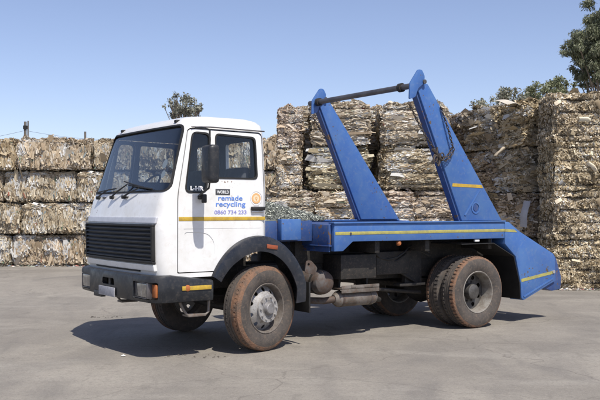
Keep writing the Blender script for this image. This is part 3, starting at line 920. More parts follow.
# muffler with step plate
bm = bmesh.new()
tube_bm(bm, [L(1.43, .42, .515), L(1.46, .42, .515), L(1.49, .42, .515), L(2.06, .42, .515), L(2.11, .42, .515), L(2.15, .42, .515)], [.06, .085, .105, .105, .09, .05], 28)
muf = link('muffler', finish(bm, 40), M['muffler'], truck)
link('pipe', tubeL([(1.44, .42, .515), (1.30, .45, .50), (1.18, .60, .50), (1.0, .8, .56), (.7, .95, .62)], .045, 12), M['rust'], muf)
link('pipe', tubeL([(2.13, .42, .50), (2.26, .48, .46), (2.36, .62, .44), (2.6, 1.0, .44)], .035, 12), M['chassis'], muf)
for s_ in (1.52, 2.0): link('clamp', tubeL([(s_, .42, .515), (s_ + .03, .42, .515)], .110, 28), M['rust'], muf)
link('step_plate', boxes([((1.46, .28, .645), (2.10, .46, .665)), ((1.46, .28, .60), (2.10, .288, .70)), ((1.62, .274, .665), (1.70, .282, .705)), ((1.85, .274, .66), (1.99, .282, .70))], .003), M['muffler'], truck)
for s_ in (1.55, 2.02): link('hanger', box((s_, .46, .62), (s_ + .03, .70, .80), .003), M['chassis'], truck)
# battery box, valves and rods in the shade
link('battery_box', box((1.45, .28, .78), (2.05, .68, 1.10), .01), M['chassis'], truck)
link('hydraulic_tank', box((2.15, .40, .80), (2.75, .68, 1.12), .02), M['chassis'], truck)
link('fuel_tank', bevelled(box((1.2, 1.62, .55), (2.5, 2.15, 1.05), 0), .05, 3), M['chassis'], truck)
link('brace', tubeL([(2.45, .50, .92), (2.98, .52, .66)], .018, 8), M['chassis'], truck)
link('brace', tubeL([(2.25, .5, .60), (3.15, .62, .50)], .026, 8), M['chassis'], truck)
hose = [(2.10 + .12 * k, .36 + .05 * math.sin(k * 1.3), 1.10 - .09 * math.sin(k * .8)) for k in range(9)]
link('hose', tubeL(hose, .013, 6), M['black'], truck)
link('hose', tubeL([(a_ + .05, b_ + .06, c_ - .05) for a_, b_, c_ in hose], .011, 6), M['black'], truck)
link('spare_carrier', boxes([((2.80, .55, .60), (3.12, .62, 1.12)), ((2.62, .45, .62), (3.10, .60, .66))], .006), M['chassis'], truck)
for t in (1.0, 1.3): link('valve', tubeL([(2.9, t, .95), (3.05, t, .95)], .07, 12), M['chassis'], truck)

# ---- blue body: deck
def poly_bev(poly, t0, t1, bev=.008): return bevelled(prism(poly, 't', t0, t1), bev, 2, 30)
deck = link('deck', boxes([((1.20, .12, 1.46), (4.35, 2.39, 1.50))], .003), M['blue_dark'], truck)
for near in (True, False):
    a, b = (.04, .12) if near else (2.39, 2.47)
    beam = link('side_beam', poly_bev([(1.16, 1.165), (1.30, 1.165), (1.46, 1.285), (4.14, 1.275), (4.30, 1.275), (4.30, 1.515), (1.16, 1.515)], a, b), M['blue'], truck)
    x0, x1 = (.0365, .0395) if near else (2.4705, 2.4735)
    link('stripe', box((1.175, x0, 1.372), (4.30, x1, 1.412), .0005), M['yellow2'], beam)
    # top flange
    link('flange', box((1.14, a - .022, 1.516), (4.30, b + .02, 1.536), .004), M['blue'], beam)
    link('bolt', tubeL([(1.42, a - .012 if near else b + .012, 1.388), (1.42, a if near else b, 1.388)], .016, 8), M['hub'], beam)
# front bulkhead (shade of its forward face put into darker blue) and corner box
link('bulkhead', boxes([((1.115, .10, 1.24), (1.155, 2.4, 1.50)), ((1.135, .12, 1.155), (1.155, 2.38, 1.225)), ((1.105, .08, 1.225), (1.155, 2.42, 1.24))], .003), M['blue_dark'], truck)
link('side_locker', box((.56, .34, 1.31), (.86, .436, 1.575), .008), M['blue'], truck)
link('platform', boxes([((.32, .44, 1.29), (1.10, 1.86, 1.552))], .006), M['blue_dark'], truck)

# tail pieces
TAIL = [(4.301, 1.515), (4.38, 1.515), (4.62, 1.37), (5.38, 1.02), (5.42, .97), (5.44, .60), (4.70, .34), (4.655, .38), (4.64, .60), (4.53, 1.00), (4.301, 1.19)]
for near in (True, False):
    a, b = (.035, .30) if near else (2.21, 2.475)
    tail = link('tail_box', poly_bev(TAIL, a, b, .008), M['blue'], truck)
    x0, x1 = (.0315, .0345) if near else (2.4755, 2.4785)
    st = prism([(4.652, .615), (5.42, .715), (5.42, .76), (4.642, .66)], 't', x0, x1)
    link('stripe', st, M['yellow2'], tail)
    st = prism([(4.30, 1.372), (4.56, 1.36), (4.50, 1.40), (4.30, 1.412)], 't', x0, x1)
    link('stripe', st, M['yellow2'], tail)
    link('edge_bar', prism([(4.69, .40), (4.72, .385), (5.37, .625), (5.37, .65)], 't', x0 - (.006 if near else -.003), x1 + (0 if near else .006)), M['blue'], tail)
    foot = poly_bev([(5.445, 1.0), (5.50, .94), (5.62, .64), (5.60, .46), (5.40, .44), (5.20, .50), (5.445, .60)], a + .04, b - .04, .006)
    link('foot', foot, M['blue_dark'], tail)
    link('roller_pin', tubeL([(5.38, a - .018, .74), (5.38, b + .018, .74)], .026, 12), M['silver'], tail)
link('rear_crossmember', boxes([((4.7, .30, 1.0), (4.86, 2.21, 1.26)), ((5.1, .30, .60), (5.3, 2.21, .80))], .01), M['blue_dark'], truck)
link('rear_roller', tubeL([(5.46, .3, .62), (5.46, 2.21, .62)], .07, 16), M['hub'], truck)
link('tail_lamp', boxes([((5.31, .35, .84), (5.36, .62, .95)), ((5.31, 1.68, .84), (5.36, 1.95, .95))], .01), M['red_orange'], truck)

# black angular mudguards over the rear wheels
def guard(t0, t1):
    path = [(3.42, 1.20), (4.08, 1.20), (4.50, 1.00), (4.625, .60), (4.64, .36)]
    bm = bmesh.new(); prev = None
    for i, p in enumerate(path):
        a_ = Vector(path[max(i - 1, 0)]); b_ = Vector(path[min(i + 1, len(path) - 1)]); d = (b_ - a_).normalized(); nn = Vector((-d.y, d.x)) * .012
        cur = [bm.verts.new(L(p[0] + q[0] * nn.x, q[1], p[1] + q[0] * nn.y)) for q in ((0, t0), (1, t0), (1, t1), (0, t1))]
        if prev:
            for q in range(4): bm.faces.new((prev[q], prev[(q + 1) % 4], cur[(q + 1) % 4], cur[q]))
        else: bm.faces.new(cur)
        prev = cur
    bm.faces.new(prev[::-1])
    link('mudguard', finish(bm, 20), M['black'], truck)
guard(.05, .66); guard(1.64, 2.25)

# small lamps under the beam
for s_, t_ in ((2.27, .05), (2.27, 2.40)):
    bm = lathe_t([(-.02, 0), (-.02, .02), (-.005, .034), (.02, .036), (.02, 0)], 16)
    me = finish(bm); me.transform(Matrix.Translation(L(s_, t_ + .02, 1.245)))
    link('side_marker', me, M['orange'], truck)
link('side_marker', box((3.70, .055, 1.235), (3.79, .09, 1.270), .008), M['txtwhite'], truck)

# ---- lifting arms
ARM = [(3.43, 1.537), (4.25, 1.537), (2.83, 3.36), (2.78, 3.42), (2.66, 3.44), (2.58, 3.36)]
def arm(near):
    a, b = (.05, .20) if near else (2.31, 2.46)
    o = link('lift_arm', poly_bev(ARM, a, b, .012), M['blue'], truck)
    x0, x1 = ((a - .004, a - .0005) if near else (b + .0005, b + .004))
    if near:
        link('stripe', prism([(3.235, 2.02), (3.245, 2.065), (3.83, 2.05), (3.85, 2.005)], 't', x0, x1), M['yellow'], o)
    # seam rib and pivot boss at the foot
    link('rib', prism([(3.47, 1.62), (3.495, 1.61), (3.80, 1.985), (3.785, 2.0)], 't', *((a - .012, a - .0005) if near else (b + .0005, b + .012))), M['blue'], o)
    link('pivot_ring', disc_ring((3.70, 1.72), .065, .085, *((a - .010, a - .0005) if near else (b + .0005, b + .010))), M['blue'], o)
    link('pivot_ring', disc_ring((3.70, 1.72), 0, .045, *((a - .008, a - .0005) if near else (b + .0005, b + .008))), M['blue_dark'], o)
    # front edge flange (shade of the arm's front side put into darker blue)
    d0 = Vector((3.43, 1.54)); d1 = Vector((2.57, 3.38)); d = (d1 - d0).normalized(); n_ = Vector((-d.y, d.x))
    if n_.x > 0: n_ = -n_
    q = [d0 + n_ * .002, d1 + n_ * .002, d1 + n_ * .03, d0 + n_ * .03]
    link('flange', prism([tuple(v) for v in q], 't', a + .03, b - .02), M['blue_dark'], o)
    # head plates carrying the tube
    hp = rounded([(2.41, 3.18), (2.52, 3.22), (2.57, 3.34), (2.68, 3.42), (2.69, 3.52), (2.64, 3.60), (2.57, 3.60), (2.42, 3.40)], .025)
    for c0, c1 in ((a - .035, a - .010),):
        link('head_plate', bevelled(prism(hp, 't', c0, c1), .004), M['blue'], o)
    link('pin', tubeL([(2.68, a - .05, 3.44), (2.68, b + .05, 3.44)], .03, 16), M['hub'], o)
    return o
arm_n = arm(True); arm_f = arm(False)
link('cross_tube', tubeL([(2.50, .02, 3.375), (2.50, 2.45, 3.375)], .040, 18), M['cylinder'], truck)
for t in (.28, 2.2): link('collar', tubeL([(2.50, t - .02, 3.375), (2.50, t + .04, 3.375)], .062, 18), M['chassis'], truck)
# chains
def chain(pts, parent, ln=.052):
    """interlocking oval links along a polyline given in truck coordinates"""
    P = [L(*p) for p in pts]
    # resample
    seg = []; tot = 0
    for a_, b_ in zip(P, P[1:]): seg.append((tot, (b_ - a_).length, a_, b_)); tot += (b_ - a_).length
    n = int(tot / (ln * .74)); bm = bmesh.new()
    def at(d):
        for s0_, l_, a_, b_ in seg:
            if d <= s0_ + l_ + 1e-6: return a_.lerp(b_, (d - s0_) / max(l_, 1e-6)), (b_ - a_).normalized()
        return P[-1], (P[-1] - P[-2]).normalized()
    for k in range(n):
        c, d = at((k + .5) * tot / n)
        side = d.cross(Vector((.3, 1, .1))).normalized()
        if k % 2: side = d.cross(side).normalized()
        pts_ = []
        for q in range(13):
            a = 2 * math.pi * q / 12
            x = math.cos(a); y = math.sin(a)
            pts_.append(c + d * (x * ln * .5) + side * (y * ln * .28 + random.uniform(-.002, .002)))
        tube_bm(bm, pts_, .0062, 5, False)
    return link('chain', finish(bm), M['chain'], parent)
def sag(a_, b_, dz, n=10):
    out = []
    for i in range(n + 1):
        u = i / n
        out.append(tuple(a_[j] + (b_[j] - a_[j]) * u - (dz * 4 * u * (1 - u) if j == 2 else 0) for j in range(3)))
    return out
chain(sag((2.40, .02, 3.14), (2.88, .0, 2.50), .05), arm_n)
chain(sag((2.90, -.01, 2.44), (3.22, .0, 2.52), .10) + sag((3.22, 0, 2.52), (3.12, .0, 2.80), .0, 6)[1:] + sag((3.12, .0, 2.80), (3.00, .03, 3.12), .0, 6)[1:], arm_n)
chain(sag((2.92, -.02, 2.46), (3.18, .0, 2.56), .09), arm_n)
bm = bmesh.new()
hk = []
for k in range(11):
    a = R(-60 + 27 * k); hk.append(L(2.86 + .055 * math.cos(a), -.03, 2.36 + .075 * math.sin(a)))
tube_bm(bm, hk, .016, 8)
tube_bm(bm, [L(2.87, -.03, 2.42), L(2.88, -.02, 2.55)], .016, 8)
tube_bm(bm, [L(2.78, -.03, 2.52), L(2.86, -.03, 2.47), L(2.93, -.04, 2.38)], .02, 8)
for k in range(5):
    c = L(2.84 + .03 * k, -.03 + .01 * (k % 2), 2.40 + .03 * math.sin(k * 2.1))
    tube_bm(bm, [c + Vector((.035 * math.cos(q * .5236 + k), .01 * math.sin(k), .05 * math.sin(q * .5236 + k))) for q in range(13)], .010, 5, False)
link('hook', finish(bm), M['chain'], arm_n)
# far-side arm chain
chain(sag((2.42, 2.27, 3.16), (2.74, 2.27, 2.80), .04), arm_f)

# ================================================================== wire heap behind the cab
def wire_heap():
    rnd = random.Random(11)
    bm = bmesh.new()
    def top(s, t):
        k = 1 - max(0, (s - .75)) / .75
        return 1.57 + .21 * max(0, min(1, k)) * max(0, 1 - ((t - 1.12) / .68) ** 2) * min(1, (s - .30) / .12) + .03 * noise.noise(Vector((s * 4, t * 4, 0)))
    # a lumpy core of crushed mesh under the loops
    nx, ny = 26, 34
    g = [[bm.verts.new(L(.34 + 1.0 * i / nx, .46 + 1.35 * j / ny, max(1.56, top(.34 + 1.0 * i / nx, .46 + 1.35 * j / ny) - .03) + rnd.uniform(-.02, .02) if 0 < i < nx and 0 < j < ny else 1.556)) for j in range(ny + 1)] for i in range(nx + 1)]
    for i in range(nx):
        for j in range(ny): bm.faces.new((g[i][j], g[i + 1][j], g[i + 1][j + 1], g[i][j + 1]))
    for _ in range(7500):
        s = rnd.uniform(.36, 1.34); t = rnd.uniform(.48, 1.8); z = max(1.575, top(s, t) + rnd.uniform(-.04, .015))
        r = rnd.uniform(.012, .042); ax = Vector((rnd.gauss(0, 1), rnd.gauss(0, 1), rnd.gauss(0, 1.6))).normalized()
        u = ax.orthogonal().normalized(); v = ax.cross(u); a0 = rnd.uniform(0, 6.28); sp = rnd.uniform(1.5, 5)
        c = L(s, t, z)
        tube_bm(bm, [c + (u * math.cos(a0 + sp * k / 4) + v * math.sin(a0 + sp * k / 4)) * r for k in range(5)], .0036, 3, False)
    o = link('wire_heap', finish(bm, 20), M['wire'])
    o.matrix_world = truck_mat
    tag(o, 'tangled heap of grey scrap wire lying behind the white cab on the blue truck', 'scrap wire')
truck_mat = Matrix.Translation(truck.location) @ Matrix.Rotation(ANG, 4, 'Z')
wire_heap()

# ================================================================== BALES
KP = 1.0
PAL = {
    'kraft': [((.50, .43, .33), 28), ((.58, .52, .42), 26), ((.42, .35, .26), 14), ((.64, .60, .52), 18), ((.72, .71, .67), 12), ((.20, .16, .12), 7), ((.30, .38, .44), 2.0), ((.42, .16, .12), .3), ((.16, .26, .19), .8)],
    'mixed': [((.50, .44, .35), 22), ((.59, .54, .45), 24), ((.41, .34, .26), 13), ((.66, .63, .57), 20), ((.76, .75, .72), 15), ((.20, .16, .12), 7), ((.28, .35, .46), 2.0), ((.46, .18, .16), .35), ((.32, .42, .32), .8)],
    'flock': [((.48, .42, .32), 26), ((.58, .52, .42), 22), ((.36, .30, .22), 18), ((.66, .62, .54), 16), ((.78, .76, .71), 9), ((.16, .13, .09), 11)],
}
def make_bale(seed, W, D, H, style, pal, nstrap, dens, big=0.02, rad=.13, fine=1.0):
    """a pressed block of waste paper: lumpy core, thousands of bent sheets; straps as rings"""
    rng = np.random.default_rng(seed)
    zs = [H * (k + .5) / nstrap + rng.uniform(-.02, .02) for k in range(nstrap)]
    if style == 'fold': zs = [H * (.12 + rng.uniform(-.02, .02)), H * (.79 + rng.uniform(-.02, .02))]
    dpin = .095 if style == 'fold' else .072
    def shape(P, N):
        P = P.copy()
        ih = np.array([W / 2 - rad, D / 2 - rad, H / 2 - rad])
        C = P - np.array([0, 0, H / 2])
        I = np.clip(C, -ih, ih); dl = C - I
        ln = np.linalg.norm(dl, axis=1, keepdims=True) + 1e-9
        C = np.where(ln > rad, I + dl / ln * rad, C)
        P = C + np.array([0, 0, H / 2])
        side = (np.abs(N[:, 2]) < .5)
        pin = np.zeros(len(P))
        for z0 in zs: pin += np.exp(-np.abs((P[:, 2] - z0) / .034) ** 1.3)
        lump = np.array([noise.noise(Vector((p[0] * 2.2 + seed * 7, p[1] * 2.2, p[2] * 3.2))) * .15 + noise.noise(Vector((p[0] * 7 + seed * 3, p[1] * 7, p[2] * 9))) * .035 for p in P])
        if style == 'fold':
            lump += np.array([abs(noise.noise(Vector((p[0] * 9 + seed, p[1] * 9, p[2] * 1.2)))) * .05 for p in P])
            # a narrow pressed band at the top and bottom, set back from the belly
            lump -= .045 * (1 / (1 + np.exp(-(P[:, 2] - H * .83) / .012))) + .03 * (1 / (1 + np.exp((P[:, 2] - H * .10) / .02)))
            for kx in (-.17, .19): lump -= .06 * np.exp(-((P[:, 0] - kx * W) / .04) ** 2)
        P += N * (lump - pin * dpin * side)[:, None]
        return P
    faces = [((-W / 2, -D / 2, 0), (W, 0, 0), (0, 0, H), (0, -1, 0)), ((W / 2, D / 2, 0), (-W, 0, 0), (0, 0, H), (0, 1, 0)),
             ((-W / 2, D / 2, 0), (0, -D, 0), (0, 0, H), (-1, 0, 0)), ((W / 2, -D / 2, 0), (0, D, 0), (0, 0, H), (1, 0, 0)),
             ((-W / 2, -D / 2, H), (W, 0, 0), (0, D, 0), (0, 0, 1)), ((-W / 2, D / 2, 0), (W, 0, 0), (0, -D, 0), (0, 0, -1))]
    V = []; F = []; Cc = []; nv = 0
    btint = np.array([1, 1, 1]) * rng.uniform(.86, 1.10) * np.array([1 + rng.uniform(-.02, .04), 1, 1 + rng.uniform(-.08, .05)])
    cols = np.array([c for c, _ in PAL[pal]]) * KP * np.array([.99, .92, .80]); pw = np.array([w_ for _, w_ in PAL[pal]], float); pw /= pw.sum()
    for fi, (O_, U_, V_, N_) in enumerate(faces):
        O_, U_, V_, N_ = map(np.array, (O_, U_, V_, N_)); O_ = O_.astype(float)
        lu = np.linalg.norm(U_); lv = np.linalg.norm(V_)
        # core sheet
        nu = max(4, int(lu / .055)); nvv = max(4, int(lv / .04))
        uu, vv = np.meshgrid(np.linspace(0, 1, nu + 1), np.linspace(0, 1, nvv + 1))
        P = O_ + uu.reshape(-1, 1) * U_ + vv.reshape(-1, 1) * V_
        N = np.tile(N_.astype(float), (len(P), 1))
        P = shape(P, N) - N * .015
        V.append(P)
        idx = np.arange((nu + 1) * (nvv + 1)).reshape(nvv + 1, nu + 1) + nv
        q = np.stack([idx[:-1, :-1], idx[:-1, 1:], idx[1:, 1:], idx[1:, :-1]], -1).reshape(-1, 4)
        F.append(q); nq = len(q)
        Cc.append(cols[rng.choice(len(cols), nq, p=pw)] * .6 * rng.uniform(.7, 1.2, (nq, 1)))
        nv += len(P)
        # sheets
        n = int(lu * lv * dens * (.25 if fi == 5 else 1))
        if n == 0: continue
        a = rng.uniform(.0, 1, n); b = rng.uniform(.0, 1, n)
        C = O_ + a[:, None] * U_ + b[:, None] * V_
        N = np.tile(N_.astype(float), (n, 1))
        C = shape(C, N)
        u1 = U_ / lu; v1 = V_ / lv
        if style == 'fold' and fi < 4:
            th = rng.normal(math.pi / 2, .22, n); ln = rng.uniform(.08, .40, n); wd = rng.uniform(.02, .085, n); tl = rng.normal(0, .55, n)
        elif style == 'layer' and fi < 4:
            th = rng.normal(0, .24, n); ln = rng.uniform(.07, .34, n); wd = rng.uniform(.014, .062, n); tl = rng.normal(.15, .6, n)
        else:
            th = rng.uniform(0, math.pi, n); ln = rng.uniform(.03, .12, n); wd = rng.uniform(.018, .06, n); tl = rng.normal(0, .8, n)
        ln = ln * fine; wd = wd * fine
        bg_ = rng.random(n) < big
        ln = np.where(bg_, ln * rng.uniform(1.6, 2.6, n), ln); wd = np.where(bg_, wd * rng.uniform(2.0, 4.0, n), wd)
        ex = np.cos(th)[:, None] * u1 + np.sin(th)[:, None] * v1
        ey = -np.sin(th)[:, None] * u1 + np.cos(th)[:, None] * v1
        ey = np.cos(tl)[:, None] * ey + np.sin(tl)[:, None] * N
        if style == 'fold' and fi < 4:
            band = (C[:, 2] > zs[1] - .02) | (C[:, 2] < zs[0])
            th = np.where(band, rng.normal(0, .25, n), th); ln = np.where(band, ln * .6, ln); wd = np.where(band, wd * .6, wd)
            ex = np.cos(th)[:, None] * u1 + np.sin(th)[:, None] * v1
            ey = -np.sin(th)[:, None] * u1 + np.cos(th)[:, None] * v1
            ey = np.cos(tl)[:, None] * ey + np.sin(tl)[:, None] * N
        t2 = rng.normal(0, .16, n)
        ex = np.cos(t2)[:, None] * ex + np.sin(t2)[:, None] * N
        nn = np.cross(ex, ey)
        off = rng.uniform(-.012, .022, n) + np.where(bg_, .02, 0)
        C = C + N * off[:, None]
        bend = rng.uniform(-.35, .35, n) * wd
        hl = (ln / 2)[:, None]; hw = (wd / 2)[:, None]
        tw = rng.uniform(-.25, .25, n)[:, None] * hw
        pts = np.stack([C - ex * hl - ey * hw, C - ex * hl * .9 + ey * hw * rng.uniform(.6, 1.2, (n, 1)),
                        C + nn * bend[:, None] - ey * hw * 1.05, C + nn * bend[:, None] + ey * hw,
                        C + ex * hl - ey * hw * rng.uniform(.4, 1.1, (n, 1)) + nn * tw, C + ex * hl * .95 + ey * hw - nn * tw], 1).reshape(-1, 3)
        pts[:, 2] = np.maximum(pts[:, 2], .004)
        V.append(pts)
        base = np.arange(n) * 6 + nv
        q = np.concatenate([np.stack([base, base + 2, base + 3, base + 1], -1), np.stack([base + 2, base + 4, base + 5, base + 3], -1)])
        F.append(q); nv += n * 6
        ci = rng.choice(len(cols), n, p=pw); ci = np.where(bg_, ci % 4, ci)
        c = cols[ci] * rng.uniform(.82, 1.12, (n, 1)) * btint
        # broad drifts of one kind of paper
        dr = np.array([noise.noise(Vector((p[0] * 1.7 + seed, p[1] * 1.7, p[2] * 1.7 + 5))) for p in C])
        c = c * (1 + .30 * dr[:, None]); wsel = (dr > .14) & (rng.random(n) < (.15 if style == 'flock' else .45)); c[wsel] = np.array([.66, .65, .62]) * rng.uniform(.8, 1.1, (int(wsel.sum()), 1))
        if fi == 4: c = c * .9
        c = np.clip(c, .02, .85)
        Cc.append(np.concatenate([c, c]))
    V = np.concatenate(V); F = np.concatenate(F); Cc = np.concatenate(Cc)
    me = bpy.data.meshes.new('paper_bale')
    me.vertices.add(len(V)); me.vertices.foreach_set('co', V.ravel())
    me.loops.add(F.size); me.loops.foreach_set('vertex_index', F.ravel().astype(np.int32))
    me.polygons.add(len(F)); me.polygons.foreach_set('loop_start', (np.arange(len(F)) * 4).astype(np.int32))
    me.update(calc_edges=True)
    at = me.color_attributes.new('Col', 'FLOAT_COLOR', 'CORNER')
    rgba = np.ones((len(F), 4, 4), np.float32); rgba[:, :, :3] = Cc[:, None, :]
    at.data.foreach_set('color', rgba.ravel())
    me.materials.append(M['paper'])
    # straps
    straps = []
    for z0 in zs:
        bm = bmesh.new(); ring = []
        hx, hy = W / 2 - .008, D / 2 - .008
        pts = []
        for (cx, cy, a0) in ((hx - rad, hy - rad, 0), (-hx + rad, hy - rad, 90), (-hx + rad, -hy + rad, 180), (hx - rad, -hy + rad, 270)):
            for k in range(5):
                a = R(a0 + k * 22.5); pts.append((cx + rad * math.cos(a), cy + rad * math.sin(a)))
        full = []
        for i in range(len(pts)):
            p, q = Vector(pts[i]), Vector(pts[(i + 1) % len(pts)]); m_ = max(1, int((q - p).length / .12))
            for k in range(m_):
                v = p.lerp(q, k / m_); full.append(Vector((v.x, v.y, z0 + .012 * noise.noise(Vector((v.x * 3, v.y * 3, seed + z0))))))
        full.append(full[0].copy())
        out = []
        for v in full:
            nn = Vector((v.x, v.y, 0)).normalized()
            out.append(v + nn * (-dpin * .45 + .05 * noise.noise(Vector((v.x * 2.2 + seed * 7, v.y * 2.2, v.z * 3.2)))))
        out[-1] = out[0].copy()
        tube_bm(bm, out, .011, 4, False)
        sm = finish(bm, None); sm.materials.append(M['strap']); straps.append(sm)
    o = bpy.data.objects.new('paper_bale', me)
    kids = [bpy.data.objects.new('strap', s_) for s_ in straps]
    return o, kids

def place_bale(proto, x, y, z, rot, label, group, flip=False, sc=(1, 1, 1)):
    o, kids = proto
    c = o.copy(); COL.objects.link(c)
    c.location = (x, y, z); c.rotation_euler = (0, 0, rot + (math.pi if flip else 0)); c.scale = sc
    for k in kids:
        d = k.copy(); COL.objects.link(d); d.parent = c
    tag(c, label, 'paper bale', group)
    return c

protoA = [make_bale(10 + i, 2.20, 1.5, .955, 'fold', 'kraft', 2, 2000, .006, .18, .80) for i in range(5)]
protoB = [make_bale(30 + i, 1.13, 1.2, 1.08, 'layer', 'mixed', 4, 2600, .006, .17, .70) for i in range(5)]
protoC = [make_bale(50 + i, 1.66, 1.3, 1.05, 'layer', 'mixed', 4, 2600, .006, .26, .70) for i in range(2)]
protoD = [make_bale(70 + i, 1.22, 1.22, 1.05, 'flock', 'flock', 4, 4000, .004, .09, .72) for i in range(4)]
protoE = [make_bale(90 + i, 1.18, 1.2, 1.05, 'layer', 'flock', 3, 2100, .015, .16, .80) for i in range(4)]
rnd = random.Random(5)
ROW = ['bottom row', 'second row up', 'third row up', 'top row']
ORD = ['first', 'second', 'third', 'fourth', 'fifth', 'sixth']
# left wall
GL = 'paper bales of the long left wall'
NL = 0
for r in range(4):
    for c in range(6):
        x = -9.84 - .05 + c * 2.27 + (0, .35, -.25, .2)[r] - (0)
        if x > .2: continue
        y = 26.0 + .76 + rnd.uniform(-.05, .14)
        seen = 'left of the cab' if x + 1.1 < -6.3 + 2.3 else 'behind the white cab'
        lab = f'buff cardboard bale, {ROW[r]} of the left wall, {ORD[c]} from its left end'
        place_bale(protoA[(r * 2 + c * 3 + (c > 2)) % 5], x, y, r * .965, R(rnd.uniform(-1.2, 1.2)), lab, GL, rnd.random() < .5, (1, 1, 1))
# middle stack: lower tier of four columns, three columns on it, a second row behind
GM = 'paper bales of the stack behind the blue arms'
cnt = 0
for r in range(2):
    for c in range(4):
        lab = f'beige bale, {ROW[r]} of the stack behind the truck, {ORD[c]} from left'
        place_bale(protoB[(r * 3 + c * 2) % 5], -.27 + c * 1.17 + (.06 if r else 0), 21.2 + rnd.uniform(-.08, .08), r * 1.085, R(rnd.uniform(-1.5, 1.5)), lab, GM, rnd.random() < .5)
up = [(-.24, 'B', 'above the left edge of the stack, next to the cab'), (.95, 'B', 'between the two blue arms, the narrower column'), (2.76, 'C', 'between the two blue arms, the wide column')]
for r in range(2, 4):
    for c, (x, k, txt) in enumerate(up):
        z = 2.17 + (r - 2) * (1.00, 1.05, 1.04)[c]
        pr_ = protoB[(r * 2 + c + 1) % 5] if k == 'B' else protoC[r - 2]
        lab = f"beige bale, {ROW[r]} of the stack behind the truck, " + ('leftmost by the cab', 'narrow one in the middle', 'wide one at its right')[c]
        place_bale(pr_, x + rnd.uniform(-.03, .03), 21.25 + rnd.uniform(-.06, .06), z, R(rnd.uniform(-3, 3)), lab, GM, rnd.random() < .5, ((.52, 1.20, 1)[c], (.8, 1, 1)[c], (.93, .97, .99)[c]))
for r in range(4):
    for c in range(3):
        lab = f'brown bale, {ROW[r]} of the rear rank behind the middle stack, {ORD[c]} from left'
        place_bale(protoB[(r + c * 2) % 5], .45 + c * 1.2, 22.75, r * 1.07, R(rnd.uniform(-2, 2)), lab, GM)
# right stack: front block and the ranks running back from it
GR = 'paper bales of the tall right stack'
for r in range(4):
    for c in range(3):
        lab = f'flaky pale bale, {ROW[r]} of the right stack front, ' + ('at its left corner', 'cut by photo edge', 'farthest right')[c]
        place_bale(protoD[(r * 2 + c) % 4], 5.42 + .62 + c * 1.24 + rnd.uniform(-.02, .02), 18.42 + .61 + rnd.uniform(-.02, .03), r * 1.05, R(rnd.uniform(-1.2, 1.2)), lab, GR, rnd.random() < .5)
dvec = Vector((-.417, .909)); nin = Vector((.909, .417))
for r in range(4):
    for c in range(3):
        p = Vector((5.17, 19.72)) + dvec * (c * 1.24 + .6) + nin * (.62 + rnd.uniform(-.07, .12))
        lab = f'shaded brown bale, {ROW[r]} of the right stack side, ' + ('nearest its front corner', 'middle of three', 'farthest back')[c]
        place_bale(protoE[(r + c * 3) % 4], p.x, p.y, r * 1.05, math.atan2(nin.y, nin.x) + R(rnd.uniform(-5, 5)), lab, GR, rnd.random() < .5, (1, 1, 1.0))
        p2 = p + nin * 1.24
        if c > 0 or True:
            lab = f'bale, {ROW[r]} of the inner rank of the right stack, {ORD[c]} from front'
            if r == 3: place_bale(protoE[(r + c * 2) % 4], p2.x, p2.y, r * 1.05, math.atan2(nin.y, nin.x), lab, GR)
            else: place_bale(protoE[(r + c * 2) % 4], p2.x, p2.y, r * 1.05, math.atan2(nin.y, nin.x), lab, GR)

# loose cardboard sheets hanging from and lying on the right stack
def sheet(x, y, z, w_, h_, rot, label, colr):
    rn = random.Random(int(x * 100 + z * 10)); bm = bmesh.new(); nx, ny = 8, 6
    g_ = {}
    for sd_ in (0, 1):
        for i in range(nx + 1):
            for j in range(ny + 1):
                u, v = i / nx - .5, j / ny - .5
                g_[sd_, i, j] = bm.verts.new((u * w_ + rn.uniform(-.006, .006), v * h_ + rn.uniform(-.006, .006), .05 * math.sin(u * 3 + 1) + .03 * math.cos(v * 5) + (.006 if sd_ else 0)))
    for i in range(nx):
        for j in range(ny):
            bm.faces.new([g_[0, i, j], g_[0, i, j + 1], g_[0, i + 1, j + 1], g_[0, i + 1, j]])
            bm.faces.new([g_[1, i, j], g_[1, i + 1, j], g_[1, i + 1, j + 1], g_[1, i, j + 1]])
    for i in range(nx):
        for j in (0, ny): bm.faces.new([g_[0, i, j], g_[0, i + 1, j], g_[1, i + 1, j], g_[1, i, j]])
    for j in range(ny):
        for i in (0, nx): bm.faces.new([g_[0, i, j], g_[1, i, j], g_[1, i, j + 1], g_[0, i, j + 1]])
    o = link('cardboard_sheet', finish(bm, 40), mat('board', colr, tuple(q * .8 for q in colr), .8, scale=3))
    o.location = (x, y, z); o.rotation_euler = rot
    tag(o, label, 'cardboard sheet', 'loose cardboard sheets on the right stack')
sheet(4.85, 20.15, 4.19, .6, .45, (R(3), R(-8), R(115)), 'large pale cardboard sheet lying tilted on top of the right stack', (.55, .50, .42))
sheet(4.68, 20.18, 3.05, .30, .08, (R(70), R(-40), R(20)), 'narrow tan cardboard strip jutting out of the shaded right stack side', (.45, .38, .28))
sheet(5.12, 19.62, 1.60, .22, .6, (R(84), R(6), R(-50)), 'white torn sheet hanging low between the shaded bales and the right block', (.40, .40, .42))
sheet(6.05, 18.34, 3.62, .20, .11, (R(75), R(8), R(5)), 'small cream carton flap stuck on upper face of the right block', (.66, .60, .46))
sheet(6.22, 18.36, 2.62, .24, .10, (R(80), R(50), R(5)), 'slanted cream carton flap stuck mid height on the right block', (.62, .54, .40))

